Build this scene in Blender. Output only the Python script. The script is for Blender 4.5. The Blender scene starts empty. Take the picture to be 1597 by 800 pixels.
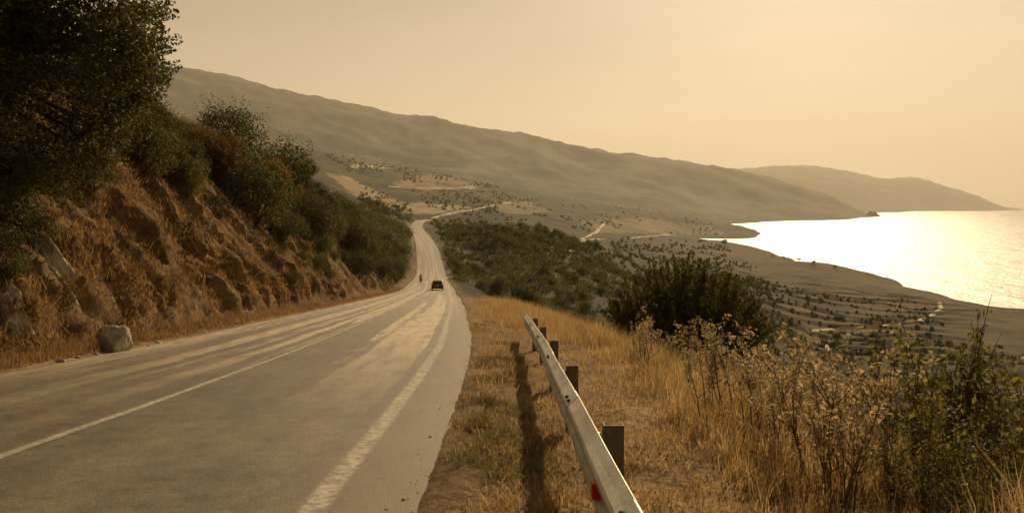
import bpy, math, random
import numpy as np
from mathutils import Vector, Matrix
from mathutils.bvhtree import BVHTree

# ------------------------------------------------------------------ camera, light, sky
sc = bpy.context.scene
col = sc.collection
W0, H0, F, HOR, EYE = 1597.0, 800.0, 28.0 / 36.0 * 1597.0, 319.0, 1.6
PITCH = math.atan((H0 / 2 - HOR) / F)
SUN_EL, SUN_AZ = math.radians(29.0), math.radians(20.0)
SEA = -90.0
HAZE = 5.6e-5

cd = bpy.data.cameras.new('camera')
cam = bpy.data.objects.new('camera', cd)
col.objects.link(cam)
cd.lens = 28.0
cd.sensor_width = 36.0
cd.clip_start = 0.05
cd.clip_end = 120000.0
cam.location = (0, 0, EYE)
cam.rotation_euler = (math.pi / 2 - PITCH, 0, 0)
sc.camera = cam

world = bpy.data.worlds.new('World')
sc.world = world
world.use_nodes = True
wt = world.node_tree
wn, wl = wt.nodes, wt.links
wn.clear()
sky = wn.new('ShaderNodeTexSky')
sky.sky_type = 'NISHITA'
sky.sun_disc = False
sky.sun_elevation = SUN_EL
sky.sun_rotation = SUN_AZ
sky.air_density = 1.0
sky.dust_density = 0.6
sky.ozone_density = 0.4
bw = wn.new('ShaderNodeRGBToBW')
wl.new(sky.outputs[0], bw.inputs[0])
mx = wn.new('ShaderNodeMixRGB')
mx.inputs[0].default_value = 0.88
wl.new(sky.outputs[0], mx.inputs[1])
wl.new(bw.outputs[0], mx.inputs[2])
tint = wn.new('ShaderNodeMixRGB')
tint.blend_type = 'MULTIPLY'
tint.inputs[0].default_value = 1.0
tint.inputs[2].default_value = (1.0, 0.815, 0.565, 1)
wl.new(mx.outputs[0], tint.inputs[1])
# thin veil of high cloud, all around
tc = wn.new('ShaderNodeTexCoord')
mp = wn.new('ShaderNodeMapping')
mp.inputs['Scale'].default_value = (1.6, 1.6, 9.0)
wl.new(tc.outputs['Generated'], mp.inputs[0])
nz = wn.new('ShaderNodeTexNoise')
nz.inputs['Scale'].default_value = 1.7
nz.inputs['Detail'].default_value = 5.0
wl.new(mp.outputs[0], nz.inputs[0])
mr = wn.new('ShaderNodeMapRange')
mr.inputs[1].default_value = 0.3
mr.inputs[2].default_value = 0.7
mr.inputs[3].default_value = 0.93
mr.inputs[4].default_value = 1.07
wl.new(nz.outputs[0], mr.inputs[0])
veil = wn.new('ShaderNodeMixRGB')
veil.blend_type = 'MULTIPLY'
veil.inputs[0].default_value = 1.0
wl.new(tint.outputs[0], veil.inputs[1])
wl.new(mr.outputs[0], veil.inputs[2])
bg = wn.new('ShaderNodeBackground')
bg.inputs[1].default_value = 0.060
wl.new(veil.outputs[0], bg.inputs[0])
wo = wn.new('ShaderNodeOutputWorld')
wl.new(bg.outputs[0], wo.inputs[0])

sd = bpy.data.lights.new('sun', 'SUN')
sd.energy = 5.0
sd.angle = math.radians(0.6)
sd.color = (1.0, 0.76, 0.45)
sun = bpy.data.objects.new('sun', sd)
col.objects.link(sun)
SV = Vector((math.sin(SUN_AZ) * math.cos(SUN_EL), math.cos(SUN_AZ) * math.cos(SUN_EL), math.sin(SUN_EL)))
sun.rotation_euler = SV.to_track_quat('Z', 'Y').to_euler()
sun.location = (40, 60, 60)

sc.view_settings.view_transform = 'Standard'
sc.view_settings.look = 'None'
sc.view_settings.exposure = 0.38
sc.view_settings.gamma = 1.0
sc.view_settings.use_curve_mapping = False
sc.render.engine = 'CYCLES'
sc.cycles.use_denoising = True
sc.cycles.max_bounces = 6
sc.cycles.transparent_max_bounces = 12
sc.cycles.volume_bounces = 0
sc.cycles.sample_clamp_indirect = 4.0

# ------------------------------------------------------------------ helpers
rng = np.random.default_rng(7)
random.seed(7)


def tag(o, label=None, cat=None, group=None, kind=None):
    if label: o['label'] = label
    if cat: o['category'] = cat
    if group: o['group'] = group
    if kind: o['kind'] = kind
    return o


def raw_mesh(name, V, Fc, tint=None, uv=None, smooth=False):
    V = np.ascontiguousarray(V, dtype=np.float32)
    Fc = np.ascontiguousarray(Fc, dtype=np.int32)
    me = bpy.data.meshes.new(name)
    n, k = Fc.shape
    me.vertices.add(len(V))
    me.vertices.foreach_set('co', V.ravel())
    me.loops.add(n * k)
    me.polygons.add(n)
    me.loops.foreach_set('vertex_index', Fc.ravel())
    me.polygons.foreach_set('loop_start', np.arange(0, n * k, k, dtype=np.int32))
    try:
        me.polygons.foreach_set('loop_total', np.full(n, k, dtype=np.int32))
    except Exception:
        pass
    if smooth:
        me.polygons.foreach_set('use_smooth', np.ones(n, dtype=bool))
    me.update(calc_edges=True)
    if tint is not None:
        tint = np.asarray(tint, dtype=np.float32)
        if tint.ndim == 1:
            a = me.attributes.new('tint', 'FLOAT', 'POINT')
            a.data.foreach_set('value', tint)
        else:
            a = me.attributes.new('shade', 'FLOAT_COLOR', 'POINT')
            t4 = np.ones((len(tint), 4), dtype=np.float32)
            t4[:, :3] = tint
            a.data.foreach_set('color', t4.ravel())
    if uv is not None:
        u = me.uv_layers.new(name='UVMap')
        u.data.foreach_set('uv', np.asarray(uv, dtype=np.float32)[Fc.ravel()].ravel())
    return me


def link(name, me, mat, parent=None):
    o = bpy.data.objects.new(name, me)
    if mat is not None and len(me.materials) == 0:
        me.materials.append(mat)
    col.objects.link(o)
    if parent is not None: o.parent = parent
    return o


def empty(name, loc=(0, 0, 0), rz=0.0):
    o = bpy.data.objects.new(name, None)
    o.empty_display_size = 0.3
    col.objects.link(o)
    o.location = loc
    o.rotation_euler = (0, 0, rz)
    return o


def copy_tree(o, parent=None):
    c = o.copy()
    col.objects.link(c)
    c.parent = parent
    for ch in list(o.children): copy_tree(ch, c)
    return c


class MB:
    """collects polygons for one mesh"""
    def __init__(s): s.v, s.f = [], []
    def add(s, vs, fs):
        b = len(s.v)
        s.v += [tuple(map(float, p)) for p in vs]
        s.f += [tuple(b + i for i in q) for q in fs]
        return s
    def box(s, c, h, bev=0.0, rot=None):
        cx, cy, cz = c; hx, hy, hz = h
        vs, fs = [], []
        if bev <= 0:
            for z in (-hz, hz):
                for x, y in ((-hx, -hy), (hx, -hy), (hx, hy), (-hx, hy)): vs.append((x, y, z))
            fs = [(3, 2, 1, 0), (4, 5, 6, 7)] + [(i, (i + 1) % 4, 4 + (i + 1) % 4, 4 + i) for i in range(4)]
        else:
            b = bev
            ring = [(-hx + b, -hy), (hx - b, -hy), (hx, -hy + b), (hx, hy - b), (hx - b, hy), (-hx + b, hy), (-hx, hy - b), (-hx, -hy + b)]
            ins = [(x * (1 - b / hx), y * (1 - b / hy)) for x, y in ring]
            for rr, z in ((ins, -hz), (ring, -hz + b), (ring, hz - b), (ins, hz)): vs += [(x, y, z) for x, y in rr]
            fs = [tuple(range(7, -1, -1)), tuple(range(24, 32))]
            for k in range(3): fs += [(8 * k + i, 8 * k + (i + 1) % 8, 8 * k + 8 + (i + 1) % 8, 8 * k + 8 + i) for i in range(8)]
        if rot is not None: vs = [rot @ Vector(p) for p in vs]
        return s.add([(p[0] + cx, p[1] + cy, p[2] + cz) for p in vs], fs)
    def tube(s, pts, rad, n=6, cap=True):
        V, Fc = tube(pts, rad, n)
        s.add(V, Fc.tolist())
        if cap:
            b = len(s.v) - len(V); m = len(V) - n
            s.f.append(tuple(b + i for i in range(n - 1, -1, -1)))
            s.f.append(tuple(b + m + i for i in range(n)))
        return s
    def build(s, name, mat, parent=None, smooth=False):
        me = bpy.data.meshes.new(name)
        me.from_pydata(s.v, [], s.f)
        if smooth: me.polygons.foreach_set('use_smooth', [True] * len(me.polygons))
        me.update()
        return link(name, me, mat, parent)


def tube(pts, rad, n=6):
    P = np.asarray(pts, float); R = np.asarray(rad, float)
    T = np.gradient(P, axis=0)
    T /= np.linalg.norm(T, axis=1, keepdims=True) + 1e-9
    up = np.where(np.abs(T[:, 2:3]) > 0.9, np.array([[1.0, 0, 0]]), np.array([[0, 0, 1.0]]))
    A = np.cross(T, up); A /= np.linalg.norm(A, axis=1, keepdims=True) + 1e-9
    B = np.cross(T, A)
    a = np.linspace(0, 2 * np.pi, n, endpoint=False)
    V = P[:, None] + R[:, None, None] * (np.cos(a)[None, :, None] * A[:, None] + np.sin(a)[None, :, None] * B[:, None])
    i = np.arange(len(P) - 1)[:, None] * n; j = np.arange(n)[None]
    Fc = np.stack([i + j, i + (j + 1) % n, i + n + (j + 1) % n, i + n + j], -1).reshape(-1, 4)
    return V.reshape(-1, 3), Fc


# gradient noise in numpy
_perm = np.random.default_rng(3).permutation(512).astype(np.int64)
_perm = np.concatenate([_perm, _perm])


def perlin(x, y, seed=0):
    x = np.asarray(x, float) + seed * 17.31; y = np.asarray(y, float) + seed * 9.77
    xi = np.floor(x).astype(np.int64); yi = np.floor(y).astype(np.int64)
    xf, yf = x - xi, y - yi
    u = xf ** 3 * (xf * (xf * 6 - 15) + 10); v = yf ** 3 * (yf * (yf * 6 - 15) + 10)
    def g(ix, iy, fx, fy):
        h = _perm[(_perm[ix & 511] + iy) & 511] * (2 * np.pi / 512.0)
        return np.cos(h) * fx + np.sin(h) * fy
    a = g(xi, yi, xf, yf); b = g(xi + 1, yi, xf - 1, yf)
    c = g(xi, yi + 1, xf, yf - 1); d = g(xi + 1, yi + 1, xf - 1, yf - 1)
    return 1.5 * ((a + (b - a) * u) + ((c + (d - c) * u) - (a + (b - a) * u)) * v)


def fbm(x, y, o=4, seed=0, gain=0.5):
    s, a, f = 0.0, 1.0, 1.0
    for k in range(o):
        s = s + a * perlin(np.asarray(x) * f, np.asarray(y) * f, seed + k * 3); a *= gain; f *= 2.03
    return s


def ridged(x, y, o=3, seed=0):
    s, a, f = 0.0, 1.0, 1.0
    for k in range(o):
        s = s + a * (1 - 2 * np.abs(perlin(np.asarray(x) * f, np.asarray(y) * f, seed + k * 5))); a *= 0.5; f *= 2.1
    return s


def sstep(a, b, x):
    t = np.clip((np.asarray(x, float) - a) / (b - a), 0, 1)
    return t * t * (3 - 2 * t)


def cubic(xk, yk):
    """monotone cubic interpolator"""
    xk = np.asarray(xk, float); yk = np.asarray(yk, float)
    h = np.diff(xk); dl = np.diff(yk) / h
    m = np.zeros(len(xk)); m[0], m[-1] = dl[0], dl[-1]
    for i in range(1, len(xk) - 1):
        m[i] = 0 if dl[i - 1] * dl[i] <= 0 else 3 * (h[i - 1] + h[i]) / ((2 * h[i] + h[i - 1]) / dl[i - 1] + (h[i] + 2 * h[i - 1]) / dl[i])
    def fn(x):
        x = np.clip(np.asarray(x, float), xk[0], xk[-1])
        i = np.clip(np.searchsorted(xk, x) - 1, 0, len(h) - 1)
        t = (x - xk[i]) / h[i]
        return ((2 * t ** 3 - 3 * t ** 2 + 1) * yk[i] + (t ** 3 - 2 * t ** 2 + t) * h[i] * m[i]
                + (-2 * t ** 3 + 3 * t ** 2) * yk[i + 1] + (t ** 3 - t ** 2) * h[i] * m[i + 1])
    return fn


# ------------------------------------------------------------------ materials
def new_mat(name):
    m = bpy.data.materials.new(name); m.use_nodes = True
    nt = m.node_tree; nt.nodes.clear()
    return m, nt.nodes, nt.links


def ramp(N, L, src, c0, c1, p0=0.3, p1=0.7):
    r = N.new('ShaderNodeValToRGB')
    r.color_ramp.elements[0].position = p0; r.color_ramp.elements[0].color = (*c0, 1)
    r.color_ramp.elements[1].position = p1; r.color_ramp.elements[1].color = (*c1, 1)
    L.new(src, r.inputs[0])
    return r.outputs[0]


def noise(N, L, vec, scale, detail=4.0, rough=0.55):
    n = N.new('ShaderNodeTexNoise')
    n.inputs['Scale'].default_value = scale; n.inputs['Detail'].default_value = detail; n.inputs['Roughness'].default_value = rough
    if vec is not None: L.new(vec, n.inputs[0])
    return n.outputs[0]


def mixc(N, L, fac, a, b, mode='MIX'):
    m = N.new('ShaderNodeMixRGB'); m.blend_type = mode
    for i, v in enumerate((fac, a, b)):
        if isinstance(v, (int, float)): m.inputs[i].default_value = v
        elif isinstance(v, tuple): m.inputs[i].default_value = (*v, 1)
        else: L.new(v, m.inputs[i])
    return m.outputs[0]


def simple_mat(name, c0, c1, scale=8.0, rough=0.8, metal=0.0, bump=0.0, spec=0.3, bscale=None):
    m, N, L = new_mat(name)
    t = N.new('ShaderNodeTexCoord'); o = t.outputs['Object']
    c = ramp(N, L, noise(N, L, o, scale, 6), c0, c1)
    p = N.new('ShaderNodeBsdfPrincipled')
    L.new(c, p.inputs['Base Color'])
    p.inputs['Roughness'].default_value = rough; p.inputs['Metallic'].default_value = metal
    p.inputs['Specular IOR Level'].default_value = spec
    if bump:
        b = N.new('ShaderNodeBump'); b.inputs['Strength'].default_value = bump; b.inputs['Distance'].default_value = 0.05
        L.new(noise(N, L, o, bscale or scale * 3, 6), b.inputs['Height']); L.new(b.outputs[0], p.inputs['Normal'])
    out = N.new('ShaderNodeOutputMaterial'); L.new(p.outputs[0], out.inputs[0])
    return m


def leaf_mat(name, dark, light, trans=0.3, rough=0.5, spec=0.35, var=0.35, tt=(1.5, 1.35, 0.7)):
    m, N, L = new_mat(name)
    a = N.new('ShaderNodeAttribute'); a.attribute_name = 'tint'
    c = ramp(N, L, a.outputs['Fac'], dark, light, 0.0, 1.0)
    oi = N.new('ShaderNodeObjectInfo')
    mr = N.new('ShaderNodeMapRange'); mr.inputs[3].default_value = 1 - var; mr.inputs[4].default_value = 1 + var
    L.new(oi.outputs['Random'], mr.inputs[0])
    cb = N.new('ShaderNodeCombineXYZ')
    for i in range(3): L.new(mr.outputs[0], cb.inputs[i])
    c = mixc(N, L, 1.0, c, cb.outputs[0], 'MULTIPLY')
    p = N.new('ShaderNodeBsdfPrincipled'); L.new(c, p.inputs['Base Color'])
    p.inputs['Roughness'].default_value = rough; p.inputs['Specular IOR Level'].default_value = spec
    t = N.new('ShaderNodeBsdfTranslucent')
    L.new(mixc(N, L, 1.0, c, tt, 'MULTIPLY'), t.inputs[0])
    ms = N.new('ShaderNodeMixShader'); ms.inputs[0].default_value = trans
    L.new(p.outputs[0], ms.inputs[1]); L.new(t.outputs[0], ms.inputs[2])
    out = N.new('ShaderNodeOutputMaterial'); L.new(ms.outputs[0], out.inputs[0])
    return m


M = {}
M['bark'] = simple_mat('bark', (0.05, 0.035, 0.022), (0.13, 0.095, 0.065), 9, 0.9, bump=0.6)
M['twig'] = simple_mat('twig', (0.06, 0.04, 0.022), (0.16, 0.11, 0.06), 14, 0.9)
M['leaf_dark'] = leaf_mat('leaf_dark', (0.020, 0.023, 0.009), (0.085, 0.083, 0.027), 0.30, 0.7, 0.12)
M['leaf_shrub'] = leaf_mat('leaf_shrub', (0.029, 0.034, 0.011), (0.115, 0.112, 0.036), 0.38, 0.7, 0.12)
M['leaf_brown'] = leaf_mat('leaf_brown', (0.075, 0.048, 0.018), (0.22, 0.14, 0.05), 0.35, 0.7, 0.12)
M['leaf_far'] = leaf_mat('leaf_far', (0.038, 0.046, 0.018), (0.115, 0.118, 0.044), 0.35, 0.8, 0.05)
M['leaf_drab'] = leaf_mat('leaf_drab', (0.060, 0.052, 0.027), (0.13, 0.108, 0.055), 0.3, 0.8, 0.05)
M['leaf_weed'] = leaf_mat('leaf_weed', (0.045, 0.046, 0.015), (0.17, 0.15, 0.048), 0.45, 0.65, 0.2)
M['leaf_drywd'] = leaf_mat('leaf_drywd', (0.21, 0.16, 0.085), (0.52, 0.42, 0.25), 0.45, 0.7, 0.15, 0.2, (1.1, 1.03, 0.85))
M['grass_dry'] = leaf_mat('grass_dry', (0.17, 0.11, 0.048), (0.60, 0.44, 0.23), 0.46, 0.6, 0.25, 0, (1.1, 1.02, 0.85))
M['grass_bank'] = leaf_mat('grass_bank', (0.085, 0.056, 0.024), (0.42, 0.275, 0.125), 0.35, 0.65, 0.2, 0, (1.15, 1.0, 0.8))
M['grass_green'] = leaf_mat('grass_green', (0.07, 0.062, 0.022), (0.22, 0.18, 0.065), 0.35, 0.6, 0.2, 0)
M['rock'] = simple_mat('rock', (0.20, 0.165, 0.12), (0.46, 0.40, 0.31), 2.6, 0.9, bump=0.9, bscale=9)
M['rock_far'] = simple_mat('rock_far', (0.10, 0.08, 0.06), (0.2, 0.16, 0.12), 0.03, 0.9)
M['drystone'] = simple_mat('drystone', (0.11, 0.085, 0.055), (0.24, 0.185, 0.12), 1.2, 0.95, bump=0.6)
M['path'] = simple_mat('path', (0.36, 0.28, 0.18), (0.52, 0.42, 0.29), 0.35, 0.95)
M['root'] = simple_mat('root', (0.16, 0.11, 0.065), (0.36, 0.26, 0.16), 5, 0.95, bump=0.6)


def terrain_mat():
    m, N, L = new_mat('terrain_soil')
    a = N.new('ShaderNodeAttribute'); a.attribute_name = 'shade'
    t = N.new('ShaderNodeTexCoord'); o = t.outputs['Object']
    c = a.outputs['Color']
    for s, lo, hi in ((0.011, 0.72, 1.28), (0.06, 0.62, 1.35), (0.9, 0.75, 1.25), (9.0, 0.6, 1.4)):
        c = mixc(N, L, 1.0, c, ramp(N, L, noise(N, L, o, s, 6, 0.62), (lo,) * 3, (hi,) * 3), 'MULTIPLY')
    p = N.new('ShaderNodeBsdfPrincipled'); L.new(c, p.inputs['Base Color'])
    p.inputs['Roughness'].default_value = 0.95; p.inputs['Specular IOR Level'].default_value = 0.08
    b = N.new('ShaderNodeBump'); b.inputs['Strength'].default_value = 0.9; b.inputs['Distance'].default_value = 0.08
    L.new(noise(N, L, o, 7.0, 8, 0.65), b.inputs['Height']); L.new(b.outputs[0], p.inputs['Normal'])
    out = N.new('ShaderNodeOutputMaterial'); L.new(p.outputs[0], out.inputs[0])
    return m


def bank_mat():
    m, N, L = new_mat('bank_earth')
    t = N.new('ShaderNodeTexCoord'); o = t.outputs['Object']
    c = ramp(N, L, noise(N, L, o, 0.8, 8, 0.65), (0.075, 0.045, 0.021), (0.24, 0.145, 0.066))
    c = mixc(N, L, ramp(N, L, noise(N, L, o, 0.35, 6, 0.6), (0, 0, 0), (1, 1, 1), 0.52, 0.66), c, (0.19, 0.135, 0.08))
    c = mixc(N, L, 1.0, c, ramp(N, L, noise(N, L, o, 7.0, 6, 0.65), (0.55,) * 3, (1.35,) * 3), 'MULTIPLY')
    p = N.new('ShaderNodeBsdfPrincipled'); L.new(c, p.inputs['Base Color'])
    p.inputs['Roughness'].default_value = 0.95; p.inputs['Specular IOR Level'].default_value = 0.1
    b = N.new('ShaderNodeBump'); b.inputs['Strength'].default_value = 1.0; b.inputs['Distance'].default_value = 0.12
    L.new(noise(N, L, o, 3.5, 9, 0.68), b.inputs['Height']); L.new(b.outputs[0], p.inputs['Normal'])
    out = N.new('ShaderNodeOutputMaterial'); L.new(p.outputs[0], out.inputs[0])
    return m


def road_mat():
    m, N, L = new_mat('asphalt')
    t = N.new('ShaderNodeTexCoord'); o = t.outputs['Object']
    uv = N.new('ShaderNodeUVMap'); uv.uv_map = 'UVMap'
    def mapped(sx, sy, off=0.0):
        q = N.new('ShaderNodeMapping'); q.inputs['Scale'].default_value = (sx, sy, 1); q.inputs['Location'].default_value = (off, off, 0)
        L.new(uv.outputs[0], q.inputs[0]); return q.outputs[0]
    sep = N.new('ShaderNodeSeparateXYZ'); L.new(uv.outputs[0], sep.inputs[0])
    def mrange(src, a, b, c=0.0, d=1.0, smooth=True):
        q = N.new('ShaderNodeMapRange')
        if smooth: q.interpolation_type = 'SMOOTHSTEP'
        for i, v in enumerate((a, b, c, d)): q.inputs[i + 1].default_value = v
        L.new(src, q.inputs[0]); return q.outputs[0]
    def mul(a, b):
        q = N.new('ShaderNodeMath'); q.operation = 'MULTIPLY'
        for i, v in enumerate((a, b)):
            if isinstance(v, float): q.inputs[i].default_value = v
            else: L.new(v, q.inputs[i])
        return q.outputs[0]
    c = ramp(N, L, noise(N, L, o, 0.5, 7, 0.7), (0.072, 0.056, 0.037), (0.140, 0.110, 0.072))
    c = mixc(N, L, 1.0, c, ramp(N, L, noise(N, L, mapped(1.3, 0.05), 1.0, 5, 0.6), (0.74,) * 3, (1.24,) * 3), 'MULTIPLY')
    c = mixc(N, L, 1.0, c, ramp(N, L, noise(N, L, o, 38.0, 4, 0.75), (0.40,) * 3, (1.6,) * 3, 0.32, 0.68), 'MULTIPLY')
    c = mixc(N, L, 1.0, c, ramp(N, L, noise(N, L, o, 4.0, 7, 0.75), (0.68,) * 3, (1.32,) * 3), 'MULTIPLY')
    # cracks
    cw = N.new('ShaderNodeVectorMath'); cw.operation = 'ADD'
    cn = N.new('ShaderNodeTexNoise'); cn.inputs['Scale'].default_value = 1.6; cn.inputs['Detail'].default_value = 6.0; L.new(o, cn.inputs[0])
    cs = N.new('ShaderNodeVectorMath'); cs.operation = 'SCALE'; cs.inputs['Scale'].default_value = 0.9; L.new(cn.outputs[1], cs.inputs[0])
    L.new(o, cw.inputs[0]); L.new(cs.outputs[0], cw.inputs[1])
    vo = N.new('ShaderNodeTexVoronoi'); vo.feature = 'DISTANCE_TO_EDGE'; vo.inputs['Scale'].default_value = 0.42; L.new(cw.outputs[0], vo.inputs[0])
    ck = ramp(N, L, vo.outputs[0], (1, 1, 1), (0, 0, 0), 0.0, 0.009)
    ck = mul(ck, ramp(N, L, noise(N, L, o, 0.23, 3), (0, 0, 0), (1, 1, 1), 0.48, 0.60))
    c = mixc(N, L, mul(ck, 0.75), c, (0.028, 0.023, 0.018))
    # dark mended patches
    c = mixc(N, L, mul(ramp(N, L, noise(N, L, mapped(0.7, 0.12, 5.0), 1.0, 3), (0, 0, 0), (1, 1, 1), 0.58, 0.63), 0.35), c, (0.06, 0.05, 0.04))
    # long streaks along the lanes, paler and smoother than the rest
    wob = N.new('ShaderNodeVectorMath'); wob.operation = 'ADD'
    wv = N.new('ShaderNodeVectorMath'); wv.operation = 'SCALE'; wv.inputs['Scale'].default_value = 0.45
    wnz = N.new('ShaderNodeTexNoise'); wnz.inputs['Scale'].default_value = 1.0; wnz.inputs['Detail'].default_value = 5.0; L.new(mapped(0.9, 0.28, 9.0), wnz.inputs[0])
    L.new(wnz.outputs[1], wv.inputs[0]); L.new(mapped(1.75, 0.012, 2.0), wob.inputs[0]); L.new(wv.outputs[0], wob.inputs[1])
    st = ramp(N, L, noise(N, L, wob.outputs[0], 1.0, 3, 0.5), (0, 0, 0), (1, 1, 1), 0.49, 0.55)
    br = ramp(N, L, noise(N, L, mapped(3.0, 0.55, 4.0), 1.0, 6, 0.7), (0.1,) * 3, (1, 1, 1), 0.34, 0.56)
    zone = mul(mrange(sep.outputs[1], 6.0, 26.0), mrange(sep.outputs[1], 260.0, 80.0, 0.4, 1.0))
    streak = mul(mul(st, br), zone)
    c = mixc(N, L, mul(mrange(sep.outputs[1], 8.0, 60.0), 0.6), c, (0.235, 0.188, 0.125))  # asphalt colour paled with distance, standing in for grazing sheen and haze
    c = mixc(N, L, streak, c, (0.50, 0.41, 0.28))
    # dust along the right edge
    en = N.new('ShaderNodeMath'); en.operation = 'MULTIPLY_ADD'; en.inputs[1].default_value = 2.6; L.new(noise(N, L, mapped(1.6, 0.9), 1.0, 8, 0.7), en.inputs[0]); L.new(sep.outputs[0], en.inputs[2])
    ed = mrange(en.outputs[0], 4.35, 5.25)
    c = mixc(N, L, mul(ed, 0.9), c, mixc(N, L, noise(N, L, o, 30.0, 4, 0.7), (0.085, 0.060, 0.034), (0.19, 0.135, 0.078)))
    el = N.new('ShaderNodeMath'); el.operation = 'MULTIPLY_ADD'; el.inputs[1].default_value = -1.6; L.new(noise(N, L, mapped(1.6, 0.6, 3.0), 1.0, 8, 0.7), el.inputs[0]); L.new(sep.outputs[0], el.inputs[2])
    c = mixc(N, L, mul(mrange(el.outputs[0], -4.5, -4.95), 0.85), c, (0.20, 0.135, 0.07))
    p = N.new('ShaderNodeBsdfPrincipled'); L.new(c, p.inputs['Base Color'])
    rg = N.new('ShaderNodeMath'); rg.operation = 'SUBTRACT'; rg.inputs[0].default_value = 0.62; L.new(mul(streak, 0.26), rg.inputs[1])
    L.new(rg.outputs[0], p.inputs['Roughness']); p.inputs['Specular IOR Level'].default_value = 0.4
    b = N.new('ShaderNodeBump'); b.inputs['Strength'].default_value = 0.5; b.inputs['Distance'].default_value = 0.01
    L.new(noise(N, L, o, 60.0, 4, 0.7), b.inputs['Height']); L.new(b.outputs[0], p.inputs['Normal'])
    out = N.new('ShaderNodeOutputMaterial'); L.new(p.outputs[0], out.inputs[0])
    return m


def paint_mat():
    m, N, L = new_mat('worn_road_paint')
    t = N.new('ShaderNodeTexCoord'); o = t.outputs['Object']
    p = N.new('ShaderNodeBsdfPrincipled')
    L.new(ramp(N, L, noise(N, L, o, 3.0, 5), (0.36, 0.32, 0.25), (0.55, 0.50, 0.40)), p.inputs['Base Color'])
    p.inputs['Roughness'].default_value = 0.6
    tr = N.new('ShaderNodeBsdfTransparent')
    w1 = ramp(N, L, noise(N, L, o, 14.0, 6, 0.75), (0.12,) * 3, (0.85,) * 3, 0.30, 0.62)
    uv = N.new('ShaderNodeUVMap'); uv.uv_map = 'UVMap'
    sp = N.new('ShaderNodeSeparateXYZ'); L.new(uv.outputs[0], sp.inputs[0])
    mr = N.new('ShaderNodeMapRange'); mr.interpolation_type = 'SMOOTHSTEP'
    mr.inputs[1].default_value = 0.5; mr.inputs[2].default_value = 0.2   # fray towards both sides of the stripe
    ab = N.new('ShaderNodeMath'); ab.operation = 'ABSOLUTE'; L.new(sp.outputs[0], ab.inputs[0]); L.new(ab.outputs[0], mr.inputs[0])
    mm = N.new('ShaderNodeMath'); mm.operation = 'MULTIPLY'; L.new(w1, mm.inputs[0]); L.new(mr.outputs[0], mm.inputs[1])
    ms = N.new('ShaderNodeMixShader'); L.new(mm.outputs[0], ms.inputs[0]); L.new(tr.outputs[0], ms.inputs[1]); L.new(p.outputs[0], ms.inputs[2])
    out = N.new('ShaderNodeOutputMaterial'); L.new(ms.outputs[0], out.inputs[0])
    return m


def sea_mat():
    m, N, L = new_mat('sea_water')
    t = N.new('ShaderNodeTexCoord'); o = t.outputs['Object']
    p = N.new('ShaderNodeBsdfPrincipled')
    p.inputs['Base Color'].default_value = (0.05, 0.055, 0.05, 1)
    p.inputs['Roughness'].default_value = 0.40
    p.inputs['IOR'].default_value = 1.33
    mp = N.new('ShaderNodeMapping'); mp.inputs['Rotation'].default_value = (0, 0, 0.5); mp.inputs['Scale'].default_value = (1, 0.45, 1)
    L.new(o, mp.inputs[0])
    b = N.new('ShaderNodeBump'); b.inputs['Strength'].default_value = 1.0; b.inputs['Distance'].default_value = 6.0
    L.new(noise(N, L, mp.outputs[0], 0.022, 9, 0.66), b.inputs['Height']); L.new(b.outputs[0], p.inputs['Normal'])
    out = N.new('ShaderNodeOutputMaterial'); L.new(p.outputs[0], out.inputs[0])
    return m


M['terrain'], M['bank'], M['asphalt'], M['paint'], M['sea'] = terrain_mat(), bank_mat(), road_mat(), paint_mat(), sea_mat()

# ------------------------------------------------------------------ road line and lie of the land
RW = 4.1
ry = [-40, -15, 0, 13, 33, 66, 93, 114, 162, 224, 271, 400, 497, 560, 610, 650, 700]
rx = [-4.45, -4.45, -4.55, -4.75, -5.9, -8.4, -10.7, -12.3, -16.9, -22.9, -28.4, -45.5, -59.5, -67, -71, -72, -68]
xc = cubic(ry, rx)
zr = cubic([-40, 0, 66, 114, 162, 200, 230, 260, 300, 400, 500, 560, 640, 700],
           [3.6, 0, -6.3, -10.8, -14.4, -16.8, -17.6, -16.6, -14.9, -14.1, -13.5, -13.0, -11.2, -11.5])
hbank = cubic([-40, 0, 80, 120, 250, 400, 700], [7.5, 7.5, 7.8, 8.5, 6.0, 3.0, 2.0])

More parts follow.
